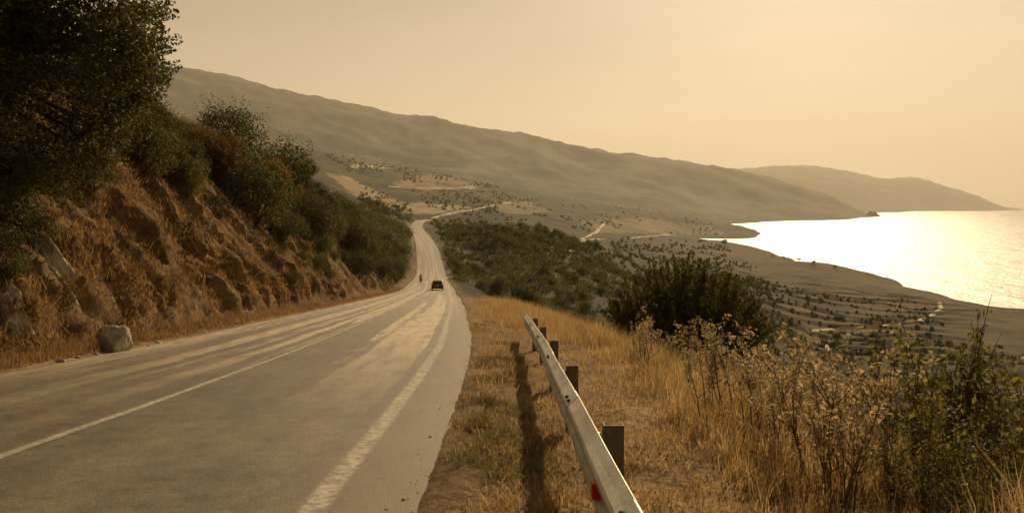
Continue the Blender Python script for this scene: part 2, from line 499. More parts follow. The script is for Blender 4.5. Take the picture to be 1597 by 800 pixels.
COLS = [-900, 0, 300, 500, 600, 700, 800, 900, 1000, 1080, 1150, 1200, 1300, 1345, 1390, 1450, 1597, 2100]
SEAV = 999
TAB = [  # forward distance, then the row of the picture at which the ground lies for each column
    (60, [180, 230, 240, 250, 330, 440, 452, 500, 560, 610, 650, 670, 690, 690, 690, 690, 680, 640]),
    (150, [180, 235, 245, 260, 345, 437, 445, 470, 520, 565, 600, 620, 640, 645, 647, 650, 640, 600]),
    (250, [170, 230, 245, 262, 345, 408, 412, 425, 462, 500, 530, 555, 590, 595, 597, 600, 600, 570]),
    (400, [170, 225, 245, 270, 330, 369, 358, 378, 425, 455, 478, 500, 530, 532, 532, 532, 535, 530]),
    (600, [165, 215, 245, 285, 340, 352, 360, 384, 404, 420, 433, 442, 455, 459, 463, 467, 481, 500]),
    (700, [162, 212, 245, 288, 338, 347, 355, 377, 394, 407, 417, 424, 433, 440, 447, 456, SEAV, SEAV]),
    (800, [160, 210, 245, 290, 336, 343, 350, 371, 386, 396, 403, 408, 414, 425, 440, SEAV, SEAV, SEAV]),
    (1100, [155, 200, 240, 288, 322, 330, 335, 352, 365, 376, 382, 396, SEAV, SEAV, SEAV, SEAV, SEAV, SEAV]),
    (1500, [150, 195, 230, 272, 303, 312, 322, 340, 352, 372, SEAV, SEAV, SEAV, SEAV, SEAV, SEAV, SEAV, SEAV]),
    (2000, [140, 185, 225, 256, 282, 294, 311, 328, 345, SEAV, SEAV, SEAV, SEAV, SEAV, SEAV, SEAV, SEAV, SEAV]),
    (2600, [130, 175, 220, 238, 262, 276, 296, 316, 329, 340, 351, SEAV, SEAV, SEAV, SEAV, SEAV, SEAV, SEAV]),
    (3300, [120, 170, 225, 255, 268, 280, 295, 312, 328, 345, SEAV, SEAV, SEAV, SEAV, SEAV, SEAV, SEAV, SEAV]),
    (4400, [100, 150, 200, 235, 255, 265, 278, 292, 306, 322, 336, 344, SEAV, SEAV, SEAV, SEAV, SEAV, SEAV]),
    (5400, [70, 120, 150, 185, 212, 228, 246, 264, 282, 296, 309, 318, 331, 341, SEAV, SEAV, SEAV, SEAV]),
    (6500, [50, 95, 114, 156, 178, 193, 210, 232, 247, 259, 270, 281, 312, 332, SEAV, SEAV, SEAV, SEAV]),
    (8500, [90, 130, 150, 190, 210, 230, 250, 268, 262, 268, 276, 290, 322, SEAV, SEAV, SEAV, SEAV, SEAV]),
    (12000, [150, 190, 210, 240, 250, 260, 270, 285, 262, 266, 271, 277, 291, 304, 321, SEAV, SEAV, SEAV]),
    (16000, [150, 190, 210, 235, 240, 245, 250, 255, 261, 265, 266, 263, 268, 276, 282, 287, SEAV, SEAV]),
    (21000, [200, 230, 250, 270, 280, 290, 300, 305, 308, 310, 312, 314, 316, 318, SEAV, SEAV, SEAV, SEAV]),
]
TY = np.array([t[0] for t in TAB], float)
TZ = np.zeros((len(TAB), len(COLS)))
for i, (d, rows) in enumerate(TAB):
    for j, py in enumerate(rows):
        lim = HOR + (EYE - SEA + 6) * F / d
        TZ[i, j] = (HOR - min(py, lim)) / F        # slope seen from the eye
# fine table
LY = np.linspace(math.log(TY[0]), math.log(TY[-1]), 360)
PXF = np.linspace(COLS[0], COLS[-1], 500)
T1 = np.stack([cubic(np.log(TY), TZ[:, j])(LY) for j in range(len(COLS))], 1)
T2 = np.stack([cubic(COLS, T1[i])(PXF) for i in range(len(LY))], 0)
# M2 headland outline
hx = [1080, 1150, 1200, 1250, 1320, 1380, 1420, 1460, 1520, 1556, 1575]
hy = [266, 266, 262, 260, 269, 281, 278, 289, 307, 321, 326]
head = cubic(hx, [(HOR - v) / F for v in hy])
for i in range(len(LY)):
    d = math.exp(LY[i])
    w = math.exp(-((d - 16000) / 2600.0) ** 2)
    sel = (PXF > 1080) & (PXF < 1600)
    T2[i, sel] = T2[i, sel] * (1 - w) + head(PXF[sel]) * w if w > 0.02 else T2[i, sel]


def blur(A, n):
    for _ in range(n):
        B = np.pad(A, 1, mode='edge')
        A = (B[:-2, 1:-1] + 2 * B[1:-1, 1:-1] + B[2:, 1:-1]) / 4
        B = np.pad(A, 1, mode='edge')
        A = (B[1:-1, :-2] + 2 * B[1:-1, 1:-1] + B[1:-1, 2:]) / 4
    return A


T2 = blur(T2, 3)


def table(px, D):
    fy = np.clip((np.log(np.maximum(D, 1.0)) - LY[0]) / (LY[-1] - LY[0]) * (len(LY) - 1), 0, len(LY) - 1.001)
    fx = np.clip((px - PXF[0]) / (PXF[-1] - PXF[0]) * (len(PXF) - 1), 0, len(PXF) - 1.001)
    i, j = fy.astype(int), fx.astype(int)
    a, b = fy - i, fx - j
    s = (T2[i, j] * (1 - b) + T2[i, j + 1] * b) * (1 - a) + (T2[i + 1, j] * (1 - b) + T2[i + 1, j + 1] * b) * a
    return EYE + s * np.maximum(D, 0.0)


def bank_profile(u, y):
    """height of the cut bank above the road edge, u metres left of the asphalt"""
    hb = hbank(y)
    run = hb / 1.35
    t = np.clip((u - 0.9) / run, 0, 1)
    face = hb * (0.72 * t + 0.28 * (t * t * (3 - 2 * t)))
    return 0.06 * np.clip(u, 0, 0.9) + face + 0.42 * np.clip(u - 0.9 - run, 0, 200)


def height(X, Y):
    X = np.asarray(X, float); Y = np.asarray(Y, float)
    r = np.hypot(X, Y); az = np.arctan2(X, Y)
    azc = np.clip(az, -0.95, 0.85)
    D = r * np.cos(azc)
    px = W0 / 2 + F * np.tan(azc)
    z = table(px, D)
    over = np.where(az > 0.85, (az - 0.85) / (2 * np.pi - 1.8), np.where(az < -0.95, 1 - (-0.95 - az) / (2 * np.pi - 1.8), -1))
    zl = EYE + 0.11 * r; zrt = np.maximum(EYE - 0.25 * r, SEA - 6)
    zo = zrt + (zl - zrt) * sstep(0.25, 1, over)
    z = np.where(over >= 0, zo * 1.0, z)
    # relief of the land itself
    land = sstep(SEA - 5, SEA + 14, z)
    z = z + land * (sstep(110, 500, r) * 1.6 * fbm(X / 42, Y / 42, 3, 1)
                    + sstep(500, 1500, r) * 7.0 * fbm(X / 170, Y / 170, 4, 5)
                    + sstep(1800, 5000, r) * 34.0 * ridged(X / 800, Y / 800, 4, 9) * sstep(SEA, SEA + 200, z)
                    - sstep(1800, 5000, r) * 20.0 * sstep(SEA, SEA + 200, z))
    # cultivation terraces on the coastal hillside: flat treads, steep risers
    tm = sstep(1080, 1180, px) * (1 - sstep(1460, 1560, px)) * sstep(335, 380, r) * (1 - sstep(640, 720, r)) * (over < 0)
    tb = (Y + 0.22 * X + 10 * fbm(X / 120, Y / 120, 3, 49)) / 23.0
    fr = tb - np.floor(tb)
    z = z + tm * 2.3 * (0.35 + 0.65 * sstep(-0.35, 0.2, fbm(X / 80, Y / 45, 2, 52))) * (sstep(0.0, 0.11, fr) - fr)
    # road corridor
    yy = np.clip(Y, -40, 700)
    d = X - xc(yy); z0 = zr(yy)
    front = sstep(-60, -20, Y)
    near = 1 - sstep(70, 190, r)
    e = np.clip(d - RW, 0, None)
    right = z0 + 0.025 * sstep(-0.05, 0.15, e) - 0.03 * np.clip(e, 0, 3.2) - 0.50 * np.clip(e - 3.4, 0, 60) + 0.10 * fbm(X / 1.7, Y / 1.7, 3, 21) * sstep(0.3, 1.0, e) + 0.03 * fbm(X / 0.5, Y / 0.8, 3, 27)
    u = np.clip(-d - RW, 0, None)
    left = z0 + bank_profile(u, yy) + 0.35 * fbm(X / 6, Y / 6, 3, 23) * sstep(1, 4, u)
    end = 1 - sstep(640, 700, Y)
    wr = np.maximum(near * (1 - sstep(25, 60, e)), 1 - sstep(3.5, 26, e)) * end
    wl_ = (1 - sstep(18, 90, u)) * end
    zrgt = z + (right - z) * wr
    zlft = z + (left - z) * wl_
    zz = np.where(d > 0, zrgt, zlft)
    flat = np.abs(d) < RW
    zz = np.where(flat, z0 * end + z * (1 - end), zz)
    # keep the sheet below the asphalt and below the finer bank mesh
    return np.maximum(zz, SEA - 6)


def ground_sheet_offset(X, Y):
    yy = np.clip(Y, -40, 700); d = X - xc(yy)
    off = -(0.13 + 0.0012 * np.clip(Y, 0, 700)) * (1 - sstep(RW - 0.45, RW - 0.06, np.abs(d))) * (Y < 690)
    off = off + (0.045 + 0.035 * fbm(X / 0.35, Y / 0.55, 3, 29)) * sstep(RW - 0.22, RW + 0.02, d) * (1 - sstep(RW + 0.25, RW + 0.8, d)) * (Y < 60)
    u = -d - RW
    off = off - 0.9 * sstep(0.2, 1.6, u) * (1 - sstep(11.0, 13.0, u)) * (1 - sstep(122, 130, Y)) * sstep(-9, -7, Y)
    return off


# ground: polar sheet, finest near the road
azs = np.concatenate([np.linspace(-math.pi, -0.80, 36, endpoint=False), np.linspace(-0.80, 0.80, 370), np.linspace(0.80, math.pi, 36)[1:]])
rs = np.concatenate([[0.0], np.geomspace(0.7, 330, 350, endpoint=False), np.arange(330, 720, 2.5), np.geomspace(722, 24000, 200)])
AZ, RR = np.meshgrid(azs, rs)
GX, GY = RR * np.sin(AZ), RR * np.cos(AZ)
GZ = height(GX, GY) + ground_sheet_offset(GX, GY)


def to_px(X, Y, Z):
    dz = Z - EYE
    c, s = math.cos(PITCH), math.sin(PITCH)
    dep = Y * c - dz * s
    dep = np.where(dep > 0.1, dep, 1e9)
    return W0 / 2 + F * X / dep, H0 / 2 - F * (dz * c + Y * s) / dep


def in_poly(px, py, poly):
    ins = np.zeros(px.shape, bool)
    n = len(poly)
    for i in range(n):
        x0, y0 = poly[i]; x1, y1 = poly[(i + 1) % n]
        if y0 == y1: continue
        c = ((y0 > py) != (y1 > py)) & (px < (x1 - x0) * (py - y0) / (y1 - y0) + x0)
        ins ^= c
    return ins


def lerp3(a, b, t): return a + (b - a) * t[..., None]


PXv, PYv = to_px(GX, GY, GZ)
PXn = PXv + 6 * fbm(GX / 60, GY / 60, 2, 31); PYn = PYv + 2 * fbm(GX / 60, GY / 60, 2, 33)
scrub = np.array([0.026, 0.027, 0.013]); dry = np.array([0.066, 0.050, 0.024]); pale = np.array([0.34, 0.26, 0.155])
soil = np.array([0.25, 0.165, 0.085])
k = sstep(-0.25, 0.35, fbm(GX / 130, GY / 130, 4, 41) + 0.5 * fbm(GX / 28, GY / 28, 2, 43))
C = lerp3(scrub[None, None], dry[None, None], k * 0.9)
far_c = lerp3(np.array([0.038, 0.036, 0.029])[None, None], np.array([0.088, 0.074, 0.055])[None, None], sstep(-0.3, 0.4, fbm(GX / 420, GY / 420, 4, 45)))
C = lerp3(C, far_c, sstep(2200, 4200, RR))
coast = sstep(1000, 1200, PXv + 60 * fbm(GX / 90, GY / 90, 3, 47)) * sstep(200, 330, RR) * (1 - sstep(1400, 2200, RR))
C = lerp3(C, np.array([0.092, 0.060, 0.029])[None, None], 0.75 * coast)
C = lerp3(C, np.array([0.040, 0.034, 0.017])[None, None], 0.8 * sstep(-0.15, 0.35, fbm(GX / 75, GY / 75, 4, 57)) * coast * (1 - 0.6 * sstep(330, 420, RR)))
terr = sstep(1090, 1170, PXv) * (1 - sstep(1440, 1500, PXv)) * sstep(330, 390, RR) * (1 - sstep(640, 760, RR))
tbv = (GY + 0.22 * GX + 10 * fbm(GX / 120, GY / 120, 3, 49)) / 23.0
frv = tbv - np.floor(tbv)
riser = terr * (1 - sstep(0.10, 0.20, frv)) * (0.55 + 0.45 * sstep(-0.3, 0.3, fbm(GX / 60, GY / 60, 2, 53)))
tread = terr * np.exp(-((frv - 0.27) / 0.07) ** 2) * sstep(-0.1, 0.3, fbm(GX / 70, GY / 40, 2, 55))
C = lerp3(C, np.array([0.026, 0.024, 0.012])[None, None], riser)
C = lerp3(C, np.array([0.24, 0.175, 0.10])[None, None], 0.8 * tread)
for poly, cc, dm in (
        ([(505, 268), (545, 276), (600, 305), (640, 318), (655, 332), (600, 330), (545, 300)], (0.23, 0.165, 0.09), (700, 2600)),
        ([(610, 288), (640, 274), (690, 274), (745, 288), (735, 295), (660, 296)], (0.21, 0.15, 0.083), (1300, 3000)),
        ([(610, 318), (660, 316), (730, 322), (720, 331), (640, 334)], (0.22, 0.19, 0.09), (500, 2000)),
        ([(900, 344), (1000, 340), (1110, 352), (1130, 366), (1000, 366), (930, 362)], (0.15, 0.115, 0.068), (700, 2800)),
        ([(548, 256), (604, 260), (606, 264), (552, 262)], (0.42, 0.34, 0.22), (1500, 3000)),
        ([(760, 318), (815, 312), (860, 330), (800, 336)], (0.15, 0.115, 0.065), (900, 2500))):
    sel = in_poly(PXn, PYn, poly) & (RR > dm[0]) & (RR < dm[1])
    stripe = 0.82 + 0.3 * sstep(-0.1, 0.1, np.sin(GY / 16.0 + GX / 60.0))
    C[sel] = np.array(cc) * stripe[sel][:, None]
slope_c = sstep(860, 1040, PXv) * sstep(60, 110, RR) * (1 - sstep(330, 430, RR))
C = lerp3(C, np.array([0.036, 0.031, 0.016])[None, None], 0.85 * slope_c)
nearw = 1 - sstep(35, 90, RR)
C = lerp3(C, soil[None, None] * (0.8 + 0.5 * sstep(-0.5, 0.5, fbm(GX / 2.2, GY / 2.2, 3, 51)))[..., None], nearw)
# sandy strip beside the asphalt
dd = GX - xc(np.clip(GY, -40, 700))
vs = np.exp(-((np.abs(dd) - RW - 0.5) / 0.9) ** 2) * (GY < 690) * (np.abs(dd) > RW - 0.6)
C = lerp3(C, np.array([0.22, 0.155, 0.085])[None, None], np.clip(vs, 0, 1) * 0.6)

nr, na = RR.shape
ii = np.arange(nr - 1)[:, None] * na; jj = np.arange(na - 1)[None]
FG = np.stack([ii + jj, ii + na + jj, ii + na + jj + 1, ii + jj + 1], -1).reshape(-1, 4)
VG = np.stack([GX, GY, GZ], -1).reshape(-1, 3)
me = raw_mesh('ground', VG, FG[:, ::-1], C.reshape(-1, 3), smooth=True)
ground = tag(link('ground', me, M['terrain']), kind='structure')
bvh = BVHTree.FromPolygons([tuple(p) for p in VG.tolist()], FG.tolist())


def ray(px, py):
    c, s = math.cos(PITCH), math.sin(PITCH)
    u, v = (px - W0 / 2) / F, (H0 / 2 - py) / F
    return Vector((u, c + v * s, -s + v * c)).normalized()


def hit(px, py, dmin=30.0):
    """where the line of sight through a point of the picture meets the ground"""
    d = ray(px, py)
    o = Vector((0, 0, EYE)) + d * dmin
    h = bvh.ray_cast(o, d, 40000)
    return h[0]


def drop(x, y):
    h = bvh.ray_cast(Vector((x, y, 3000)), Vector((0, 0, -1)), 6000)
    return h[0] if h[0] is not None else Vector((x, y, 0))


# sea
n = 160
th = np.linspace(0, 2 * np.pi, n, endpoint=False)
rad = [0, 400, 1200, 3000, 8000, 18000, 34000]
Vs = [[0, 0, SEA]] + [[r_ * math.sin(a), r_ * math.cos(a), SEA] for r_ in rad[1:] for a in th]
mb = MB()
mb.v = [tuple(map(float, v)) for v in Vs]
for a in range(n): mb.f.append((0, 1 + (a + 1) % n, 1 + a))
for q in range(len(rad) - 2):
    b0, b1 = 1 + q * n, 1 + (q + 1) * n
    for a in range(n): mb.f.append((b0 + a, b0 + (a + 1) % n, b1 + (a + 1) % n, b1 + a))
tag(mb.build('sea', M['sea']), kind='structure')

# road
vy = np.concatenate([np.arange(-25, 60, 0.4), np.arange(60, 160, 1.0), np.arange(160, 690, 3.0)])
us = np.array([-1, -0.985, -0.98, -0.9, -0.6, -0.3, 0, 0.3, 0.6, 0.9, 0.98, 0.985, 1.0])
VV, UU = np.meshgrid(vy, us, indexing='ij')
slope = np.gradient(xc(vy), vy)
nrmx = 1 / np.sqrt(1 + slope ** 2)
edge = np.where(np.abs(UU) > 0.95, 0.07 * fbm(VV * 0.5, np.sign(UU) * 7, 4, 61) + 0.03, 0)
lat = UU * RW + np.sign(UU) * edge
ztop = zr(VV) + 0.03 - 0.0022 * lat ** 2 - np.where(np.abs(UU) > 0.99, 0.13, 0) + 0.006 * fbm(VV * 0.25, lat * 0.5, 2, 63)
XR = xc(VV) + lat * nrmx[:, None]; YR = VV - lat * (slope * nrmx)[:, None]
VR = np.stack([XR, YR, ztop], -1).reshape(-1, 3)
uvr = np.stack([lat, VV], -1).reshape(-1, 2)
nv, nu = VV.shape
a_ = np.arange(nv - 1)[:, None] * nu; b_ = np.arange(nu - 1)[None]
FR = np.stack([a_ + b_, a_ + b_ + 1, a_ + nu + b_ + 1, a_ + nu + b_], -1).reshape(-1, 4)
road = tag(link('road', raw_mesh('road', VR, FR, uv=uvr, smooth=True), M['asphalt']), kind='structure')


def stripe(name, off, width, y0, y1):
    ys = np.concatenate([np.arange(y0, min(60, y1), 0.4), np.arange(60, y1, 1.0)]) if y1 > 60 else np.arange(y0, y1, 0.4)
    sl = (xc(ys + 0.1) - xc(ys - 0.1)) / 0.2; nn = 1 / np.sqrt(1 + sl ** 2)
    wob = off + 0.02 * fbm(ys * 0.3, ys * 0, 2, 71)
    P, U = [], []
    for s in (-0.5, -0.25, 0, 0.25, 0.5):
        l = wob + s * width
        zt = zr(ys) + 0.03 - 0.0022 * l ** 2 + 0.006 * fbm(ys * 0.25, l * 0.5, 2, 63) + 0.006
        P.append(np.stack([xc(ys) + l * nn, ys - l * sl * nn, zt], -1)); U.append(np.stack([np.full(len(ys), s), ys], -1))
    P = np.stack(P, 1); U = np.stack(U, 1); nn_ = len(ys)
    a = np.arange(nn_ - 1)[:, None] * 5; b = np.arange(4)[None]
    Fq = np.stack([a + b, a + b + 1, a + 5 + b + 1, a + 5 + b], -1).reshape(-1, 4)
    return link(name, raw_mesh(name, P.reshape(-1, 3), Fq, uv=U.reshape(-1, 2)), M['paint'], road)


stripe('edge_line', RW - 0.86, 0.27, -8, 150)
stripe('centre_line', 0.14, 0.17, -8, 170)
stripe('edge_line', -RW + 0.42, 0.14, -8, 120)

# bank on the left, a finer mesh over the sheet
by = np.concatenate([np.arange(-9, 60, 0.16), np.arange(60, 131, 0.35)])
bu = np.concatenate([np.arange(-0.25, 8.5, 0.13), np.arange(8.5, 13.2, 0.4)])
BY, BU = np.meshgrid(by, bu, indexing='ij')
prof = bank_profile(BU, BY)
sl = np.gradient(prof, bu, axis=1)
nx, nz_ = sl / np.sqrt(1 + sl ** 2), 1 / np.sqrt(1 + sl ** 2)
onface = sstep(0.5, 1.8, BU) * (1 - sstep(10.5, 13.0, BU)) * (1 - sstep(120, 131, BY)) * sstep(-9, -6, BY)
skew = BY + 0.35 * BU + 0.7 * fbm(BY * 0.3, BU * 0.3, 2, 80)
pit = sstep(0.12, 0.5, fbm(skew * 0.55 + 0.2 * BU, BU * 0.38, 3, 92))
disp = (-0.55 * pit + 0.55 * (ridged(skew * 0.23, BU * 0.10, 3, 81) - 0.55) + 0.30 * ridged(skew * 0.85, BU * 0.22, 3, 85)
        + 0.20 * fbm(BY * 1.9, BU * 1.1, 4, 88)) * onface + 0.05 * fbm(BY * 2, BU * 2, 3, 90)
BX = xc(BY) - RW - BU + nx * disp
BZ = zr(BY) + prof + nz_ * disp - 0.10 * (BU < -0.1) + 0.02 - 0.75 * sstep(11.6, 13.1, BU)
VB = np.stack([BX, BY, BZ], -1).reshape(-1, 3)
nb, mbn = BY.shape
a_ = np.arange(nb - 1)[:, None] * mbn; b_ = np.arange(mbn - 1)[None]
FB = np.stack([a_ + b_, a_ + mbn + b_, a_ + mbn + b_ + 1, a_ + b_ + 1], -1).reshape(-1, 4)
bank = tag(link('bank', raw_mesh('bank', VB, FB, smooth=True), M['bank']), kind='structure')
bvhb = BVHTree.FromPolygons([tuple(p) for p in VB.tolist()], FB.tolist())


def drop2(x, y):
    """ground or bank, whichever is higher"""
    g = drop(x, y)
    h = bvhb.ray_cast(Vector((x, y, 300)), Vector((0, 0, -1)), 600)
    return h[0] if (h[0] is not None and h[0].z > g.z) else g


def hitb(px, py):
    d = ray(px, py)
    h = bvhb.ray_cast(Vector((0, 0, EYE)), d, 4000)
    return h[0]


# ------------------------------------------------------------------ vegetation builders
def leaf_quads(C_, Nrm, size, aspect=0.5, rg=rng, fold=0.0):
    n = len(C_)
    Nrm = Nrm / (np.linalg.norm(Nrm, axis=1, keepdims=True) + 1e-9)
    R = rg.normal(size=(n, 3)); A = np.cross(Nrm, R); A /= np.linalg.norm(A, axis=1, keepdims=True) + 1e-9
    B = np.cross(Nrm, A)
    s = np.asarray(size)[:, None] if np.ndim(size) else size
    P = np.stack([C_ - A * s * 0.5, C_ + B * s * 0.5 * aspect, C_ + A * s * 0.5, C_ - B * s * 0.5 * aspect], 1)
    return P.reshape(-1, 3), np.arange(4 * n).reshape(-1, 4)


def blob_leaves(blobs, n, size, rg, aspect=0.55, shell=0.35, up=0.3):
    """leaves through the outer part of a set of ellipsoids"""
    Cb = np.array([b[0] for b in blobs]); Rb = np.array([b[1] for b in blobs])
    w = (Rb.prod(1)) ** (2 / 3); w /= w.sum()
    k = rg.choice(len(blobs), n, p=w)
    d = rg.normal(size=(n, 3)); d /= np.linalg.norm(d, axis=1, keepdims=True)
    rr = 1 - shell * rg.random(n) ** 1.3 + 0.12 * rg.normal(size=n)
    P = Cb[k] + d * Rb[k] * rr[:, None]
    N = d + rg.normal(size=(n, 3)) * 0.8 + np.array([0, 0, up])
    t = np.clip(0.5 + 0.28 * rg.normal(size=n) + 0.12 * rg.normal(size=len(blobs))[k], 0, 1)
    V, Fq = leaf_quads(P, N, size * (0.65 + 0.7 * rg.random(n)), aspect, rg)
    return V, Fq, np.repeat(t, 4)


def join(parts):
    V, Fc, T, b = [], [], [], 0
    for p in parts:
        V.append(p[0]); Fc.append(p[1] + b); b += len(p[0])
        if len(p) > 2: T.append(p[2])
    return np.concatenate(V), np.concatenate(Fc), (np.concatenate(T) if T else None)


def limbs(base, targets, r0, rg, r1=0.02, n=6, fork=0.35):
    out = []
    base = np.asarray(base, float)
    for t in targets:
        t = np.asarray(t, float)
        m = base * (1 - fork) + t * fork; m[2] = base[2] + (t[2] - base[2]) * (fork + 0.15)
        mid = m * 0.5 + t * 0.5 + rg.normal(size=3) * 0.08 * np.linalg.norm(t - base)
        ts = np.linspace(0, 1, 7)[:, None]
        P = (1 - ts) ** 3 * base + 3 * (1 - ts) ** 2 * ts * m + 3 * (1 - ts) * ts ** 2 * mid + ts ** 3 * t
        out.append(tube(P, np.linspace(r0, r1, 7), n))
    return join(out)


def shrub_proto(name, seed, h=2.4, w=1.5, nblob=16, nleaf=5200, leaf=0.085, mat='leaf_shrub', aspect=0.55, flat=1.0):
    rg = np.random.default_rng(seed)
    blobs = []
    for i in range(nblob):
        a = rg.random() * 6.283; q = math.sqrt(rg.random())
        zz = rg.random()
        rmax = w * (0.55 + 0.6 * math.sin(math.pi * min(1, 0.18 + 0.75 * zz)))
        c = np.array([math.cos(a) * q * rmax * 0.75, math.sin(a) * q * rmax * 0.75, h * (0.2 + 0.68 * zz * (1 - 0.25 * q))])
        s = w * (0.26 + 0.24 * rg.random())
        blobs.append((c, np.array([s, s, s * (0.75 + 0.35 * rg.random()) * flat])))
    V, Fq, T = blob_leaves(blobs, nleaf, leaf, rg, aspect)
    # loose shoots beyond the outline
    ns = 60
    sh = []
    for i in range(ns):
        c, s = blobs[rg.integers(len(blobs))]
        d = rg.normal(size=3); d[2] = abs(d[2]) + 0.5; d /= np.linalg.norm(d)
        p0 = c + d * s * 0.9
        m_ = 12
        P = p0 + d * np.linspace(0, 0.32 * w, m_)[:, None] + rg.normal(size=(m_, 3)) * 0.05
        v, f = leaf_quads(P, rg.normal(size=(m_, 3)), np.full(m_, leaf * 0.9), aspect, rg)
        sh.append((v, f, np.repeat(np.clip(0.6 + 0.25 * rg.normal(size=m_), 0, 1), 4)))
    V, Fq, T = join([(V, Fq, T)] + sh)
    root = empty(name)
    link('crown', raw_mesh(name + '_crown', V, Fq, T), M[mat], root)
    tv, tf, _ = limbs((0, 0, -0.3), [b[0] for b in blobs[:10]], 0.05 * w, rg, 0.012)
    link('trunk', raw_mesh(name + '_trunk', tv, tf, smooth=True), M['bark'], root)
    return root


def tree_proto(name, seed, h=5.0, w=2.0, trunk=0.3, nblob=14, nleaf=2600, leaf=0.2, mat='leaf_far', aspect=0.6):
    rg = np.random.default_rng(seed)
    blobs = []
    for i in range(nblob):
        a = rg.random() * 6.283; q = math.sqrt(rg.random()); zz = rg.random()
        c = np.array([math.cos(a) * q * w * 0.7, math.sin(a) * q * w * 0.7, h * (trunk + 0.1 + (0.9 - trunk - 0.1) * zz * (1 - 0.35 * q * q))])
        s = w * (0.28 + 0.24 * rg.random())
        blobs.append((c, np.array([s, s, s * 0.8])))
    V, Fq, T = blob_leaves(blobs, nleaf, leaf, rg, aspect)
    root = empty(name)
    link('crown', raw_mesh(name + '_crown', V, Fq, T), M[mat], root)
    p0 = np.array([0, 0, -0.4]); p1 = np.array([0.1 * w * rg.normal(), 0.1 * w * rg.normal(), h * trunk])
    tr = tube(np.stack([p0, (p0 + p1) / 2 + rg.normal(size=3) * 0.05, p1]), [0.045 * h, 0.035 * h, 0.03 * h], 7)
    tv, tf, _ = join([tr, limbs(p1, [b[0] for b in blobs[:8]], 0.025 * h, rg, 0.02)[:2]])
    link('trunk', raw_mesh(name + '_trunk', tv, tf, smooth=True), M['bark'], root)
    return root


def place(o, x, y, z, s=1.0, rz=None, sz=None):
    o.location = (x, y, z)
    o.rotation_euler = (0, 0, random.uniform(0, 6.283) if rz is None else rz)
    o.scale = (s, s, s * (sz or 1.0))
    return o


class Kind:
    """first use moves the prototype itself, later ones copy it"""
    def __init__(s, protos): s.p, s.used = protos, [False] * len(protos)
    def get(s, i=None):
        i = random.randrange(len(s.p)) if i is None else i % len(s.p)
        if not s.used[i]:
            s.used[i] = True; return s.p[i]
        return copy_tree(s.p[i])
    def finish(s):
        for u, p in zip(s.used, s.p):
            if not u:
                for ch in list(p.children): bpy.data.objects.remove(ch)
                bpy.data.objects.remove(p)


# ------------------------------------------------------------------ guardrail
M['galv'] = simple_mat('galvanised_steel', (0.38, 0.35, 0.29), (0.62, 0.58, 0.50), 2.2, 0.5, 0.35, bump=0.12, bscale=40)
def rust(m):
    N, L = m.node_tree.nodes, m.node_tree.links
    p = next(n for n in N if n.type == 'BSDF_PRINCIPLED'); src = p.inputs['Base Color'].links[0].from_socket
    t = N.new('ShaderNodeTexCoord'); mp = N.new('ShaderNodeMapping'); mp.inputs['Scale'].default_value = (1, 0.35, 1); L.new(t.outputs['Object'], mp.inputs[0])
    f = ramp(N, L, noise(N, L, mp.outputs[0], 7.0, 8, 0.7), (0, 0, 0), (0.75,) * 3, 0.56, 0.74)
    L.new(mixc(N, L, f, src, (0.20, 0.11, 0.05)), p.inputs['Base Color'])
    g = ramp(N, L, noise(N, L, mp.outputs[0], 60.0, 4, 0.7), (0.38,) * 3, (0.65,) * 3); L.new(g, p.inputs['Roughness'])
rust(M['galv'])
M['post'] = simple_mat('weathered_post', (0.10, 0.085, 0.065), (0.21, 0.18, 0.14), 5.0, 0.75, 0.35, bump=0.3, bscale=25)
M['boltm'] = simple_mat('bolt_steel', (0.03, 0.026, 0.022), (0.08, 0.07, 0.06), 20, 0.6, 0.6)
M['reflector'] = simple_mat('red_reflector', (0.52, 0.018, 0.008), (0.70, 0.035, 0.015), 30, 0.3)
rail = empty('guardrail', (0.5, 4.75, float(zr(4.75))))
tag(rail, 'galvanised corrugated steel guardrail on dark posts along the right road edge', 'guardrail')
RX, RTOP = 0.485, 0.75
rail_x = lambda y: RX + (0.0 if y < 8 else -0.0009 * (y - 8) ** 2)
gz = lambda y: float(zr(y)) - 0.02
# W profile: (towards the road, height)
def wprof():
    key = [(0.0, RTOP), (0.006, RTOP - 0.006), (0.040, RTOP - 0.040), (0.072, RTOP - 0.068), (0.083, RTOP - 0.085), (0.083, RTOP - 0.108), (0.070, RTOP - 0.122),
           (0.018, RTOP - 0.144), (0.006, RTOP - 0.156), (0.018, RTOP - 0.168), (0.070, RTOP - 0.190), (0.083, RTOP - 0.204), (0.083, RTOP - 0.227),
           (0.072, RTOP - 0.244), (0.040, RTOP - 0.272), (0.006, RTOP - 0.306), (0.0, RTOP - 0.312)]
    return key
def beam(y0, y1, push):
    pr = wprof(); t = 0.004
    ys = np.linspace(y0, y1, 12); V = []; 
    for y in ys:
        wv = 0.004 * math.sin(y * 1.3)
        for s, zz in pr: V.append((rail_x(y) - s - push + wv, y, gz(y) + zz))
        for s, zz in pr[::-1]: V.append((rail_x(y) - s - push + t + wv, y, gz(y) + zz - 0.001))
    k = 2 * len(pr); m = MB(); fs = []
    for i in range(len(ys) - 1):
        for j in range(k): fs.append((i * k + j, i * k + (j + 1) % k, (i + 1) * k + (j + 1) % k, (i + 1) * k + j))
    fs.append(tuple(range(k))); fs.append(tuple((len(ys) - 1) * k + j for j in range(k - 1, -1, -1)))
    m.add([(x - rail.location.x, y - rail.location.y, z - rail.location.z) for x, y, z in V], fs)
    o = m.build('beam', M['galv'], rail, smooth=False)
    return o
def rl(x, y, z): return (x - rail.location.x, y - rail.location.y, z - rail.location.z)
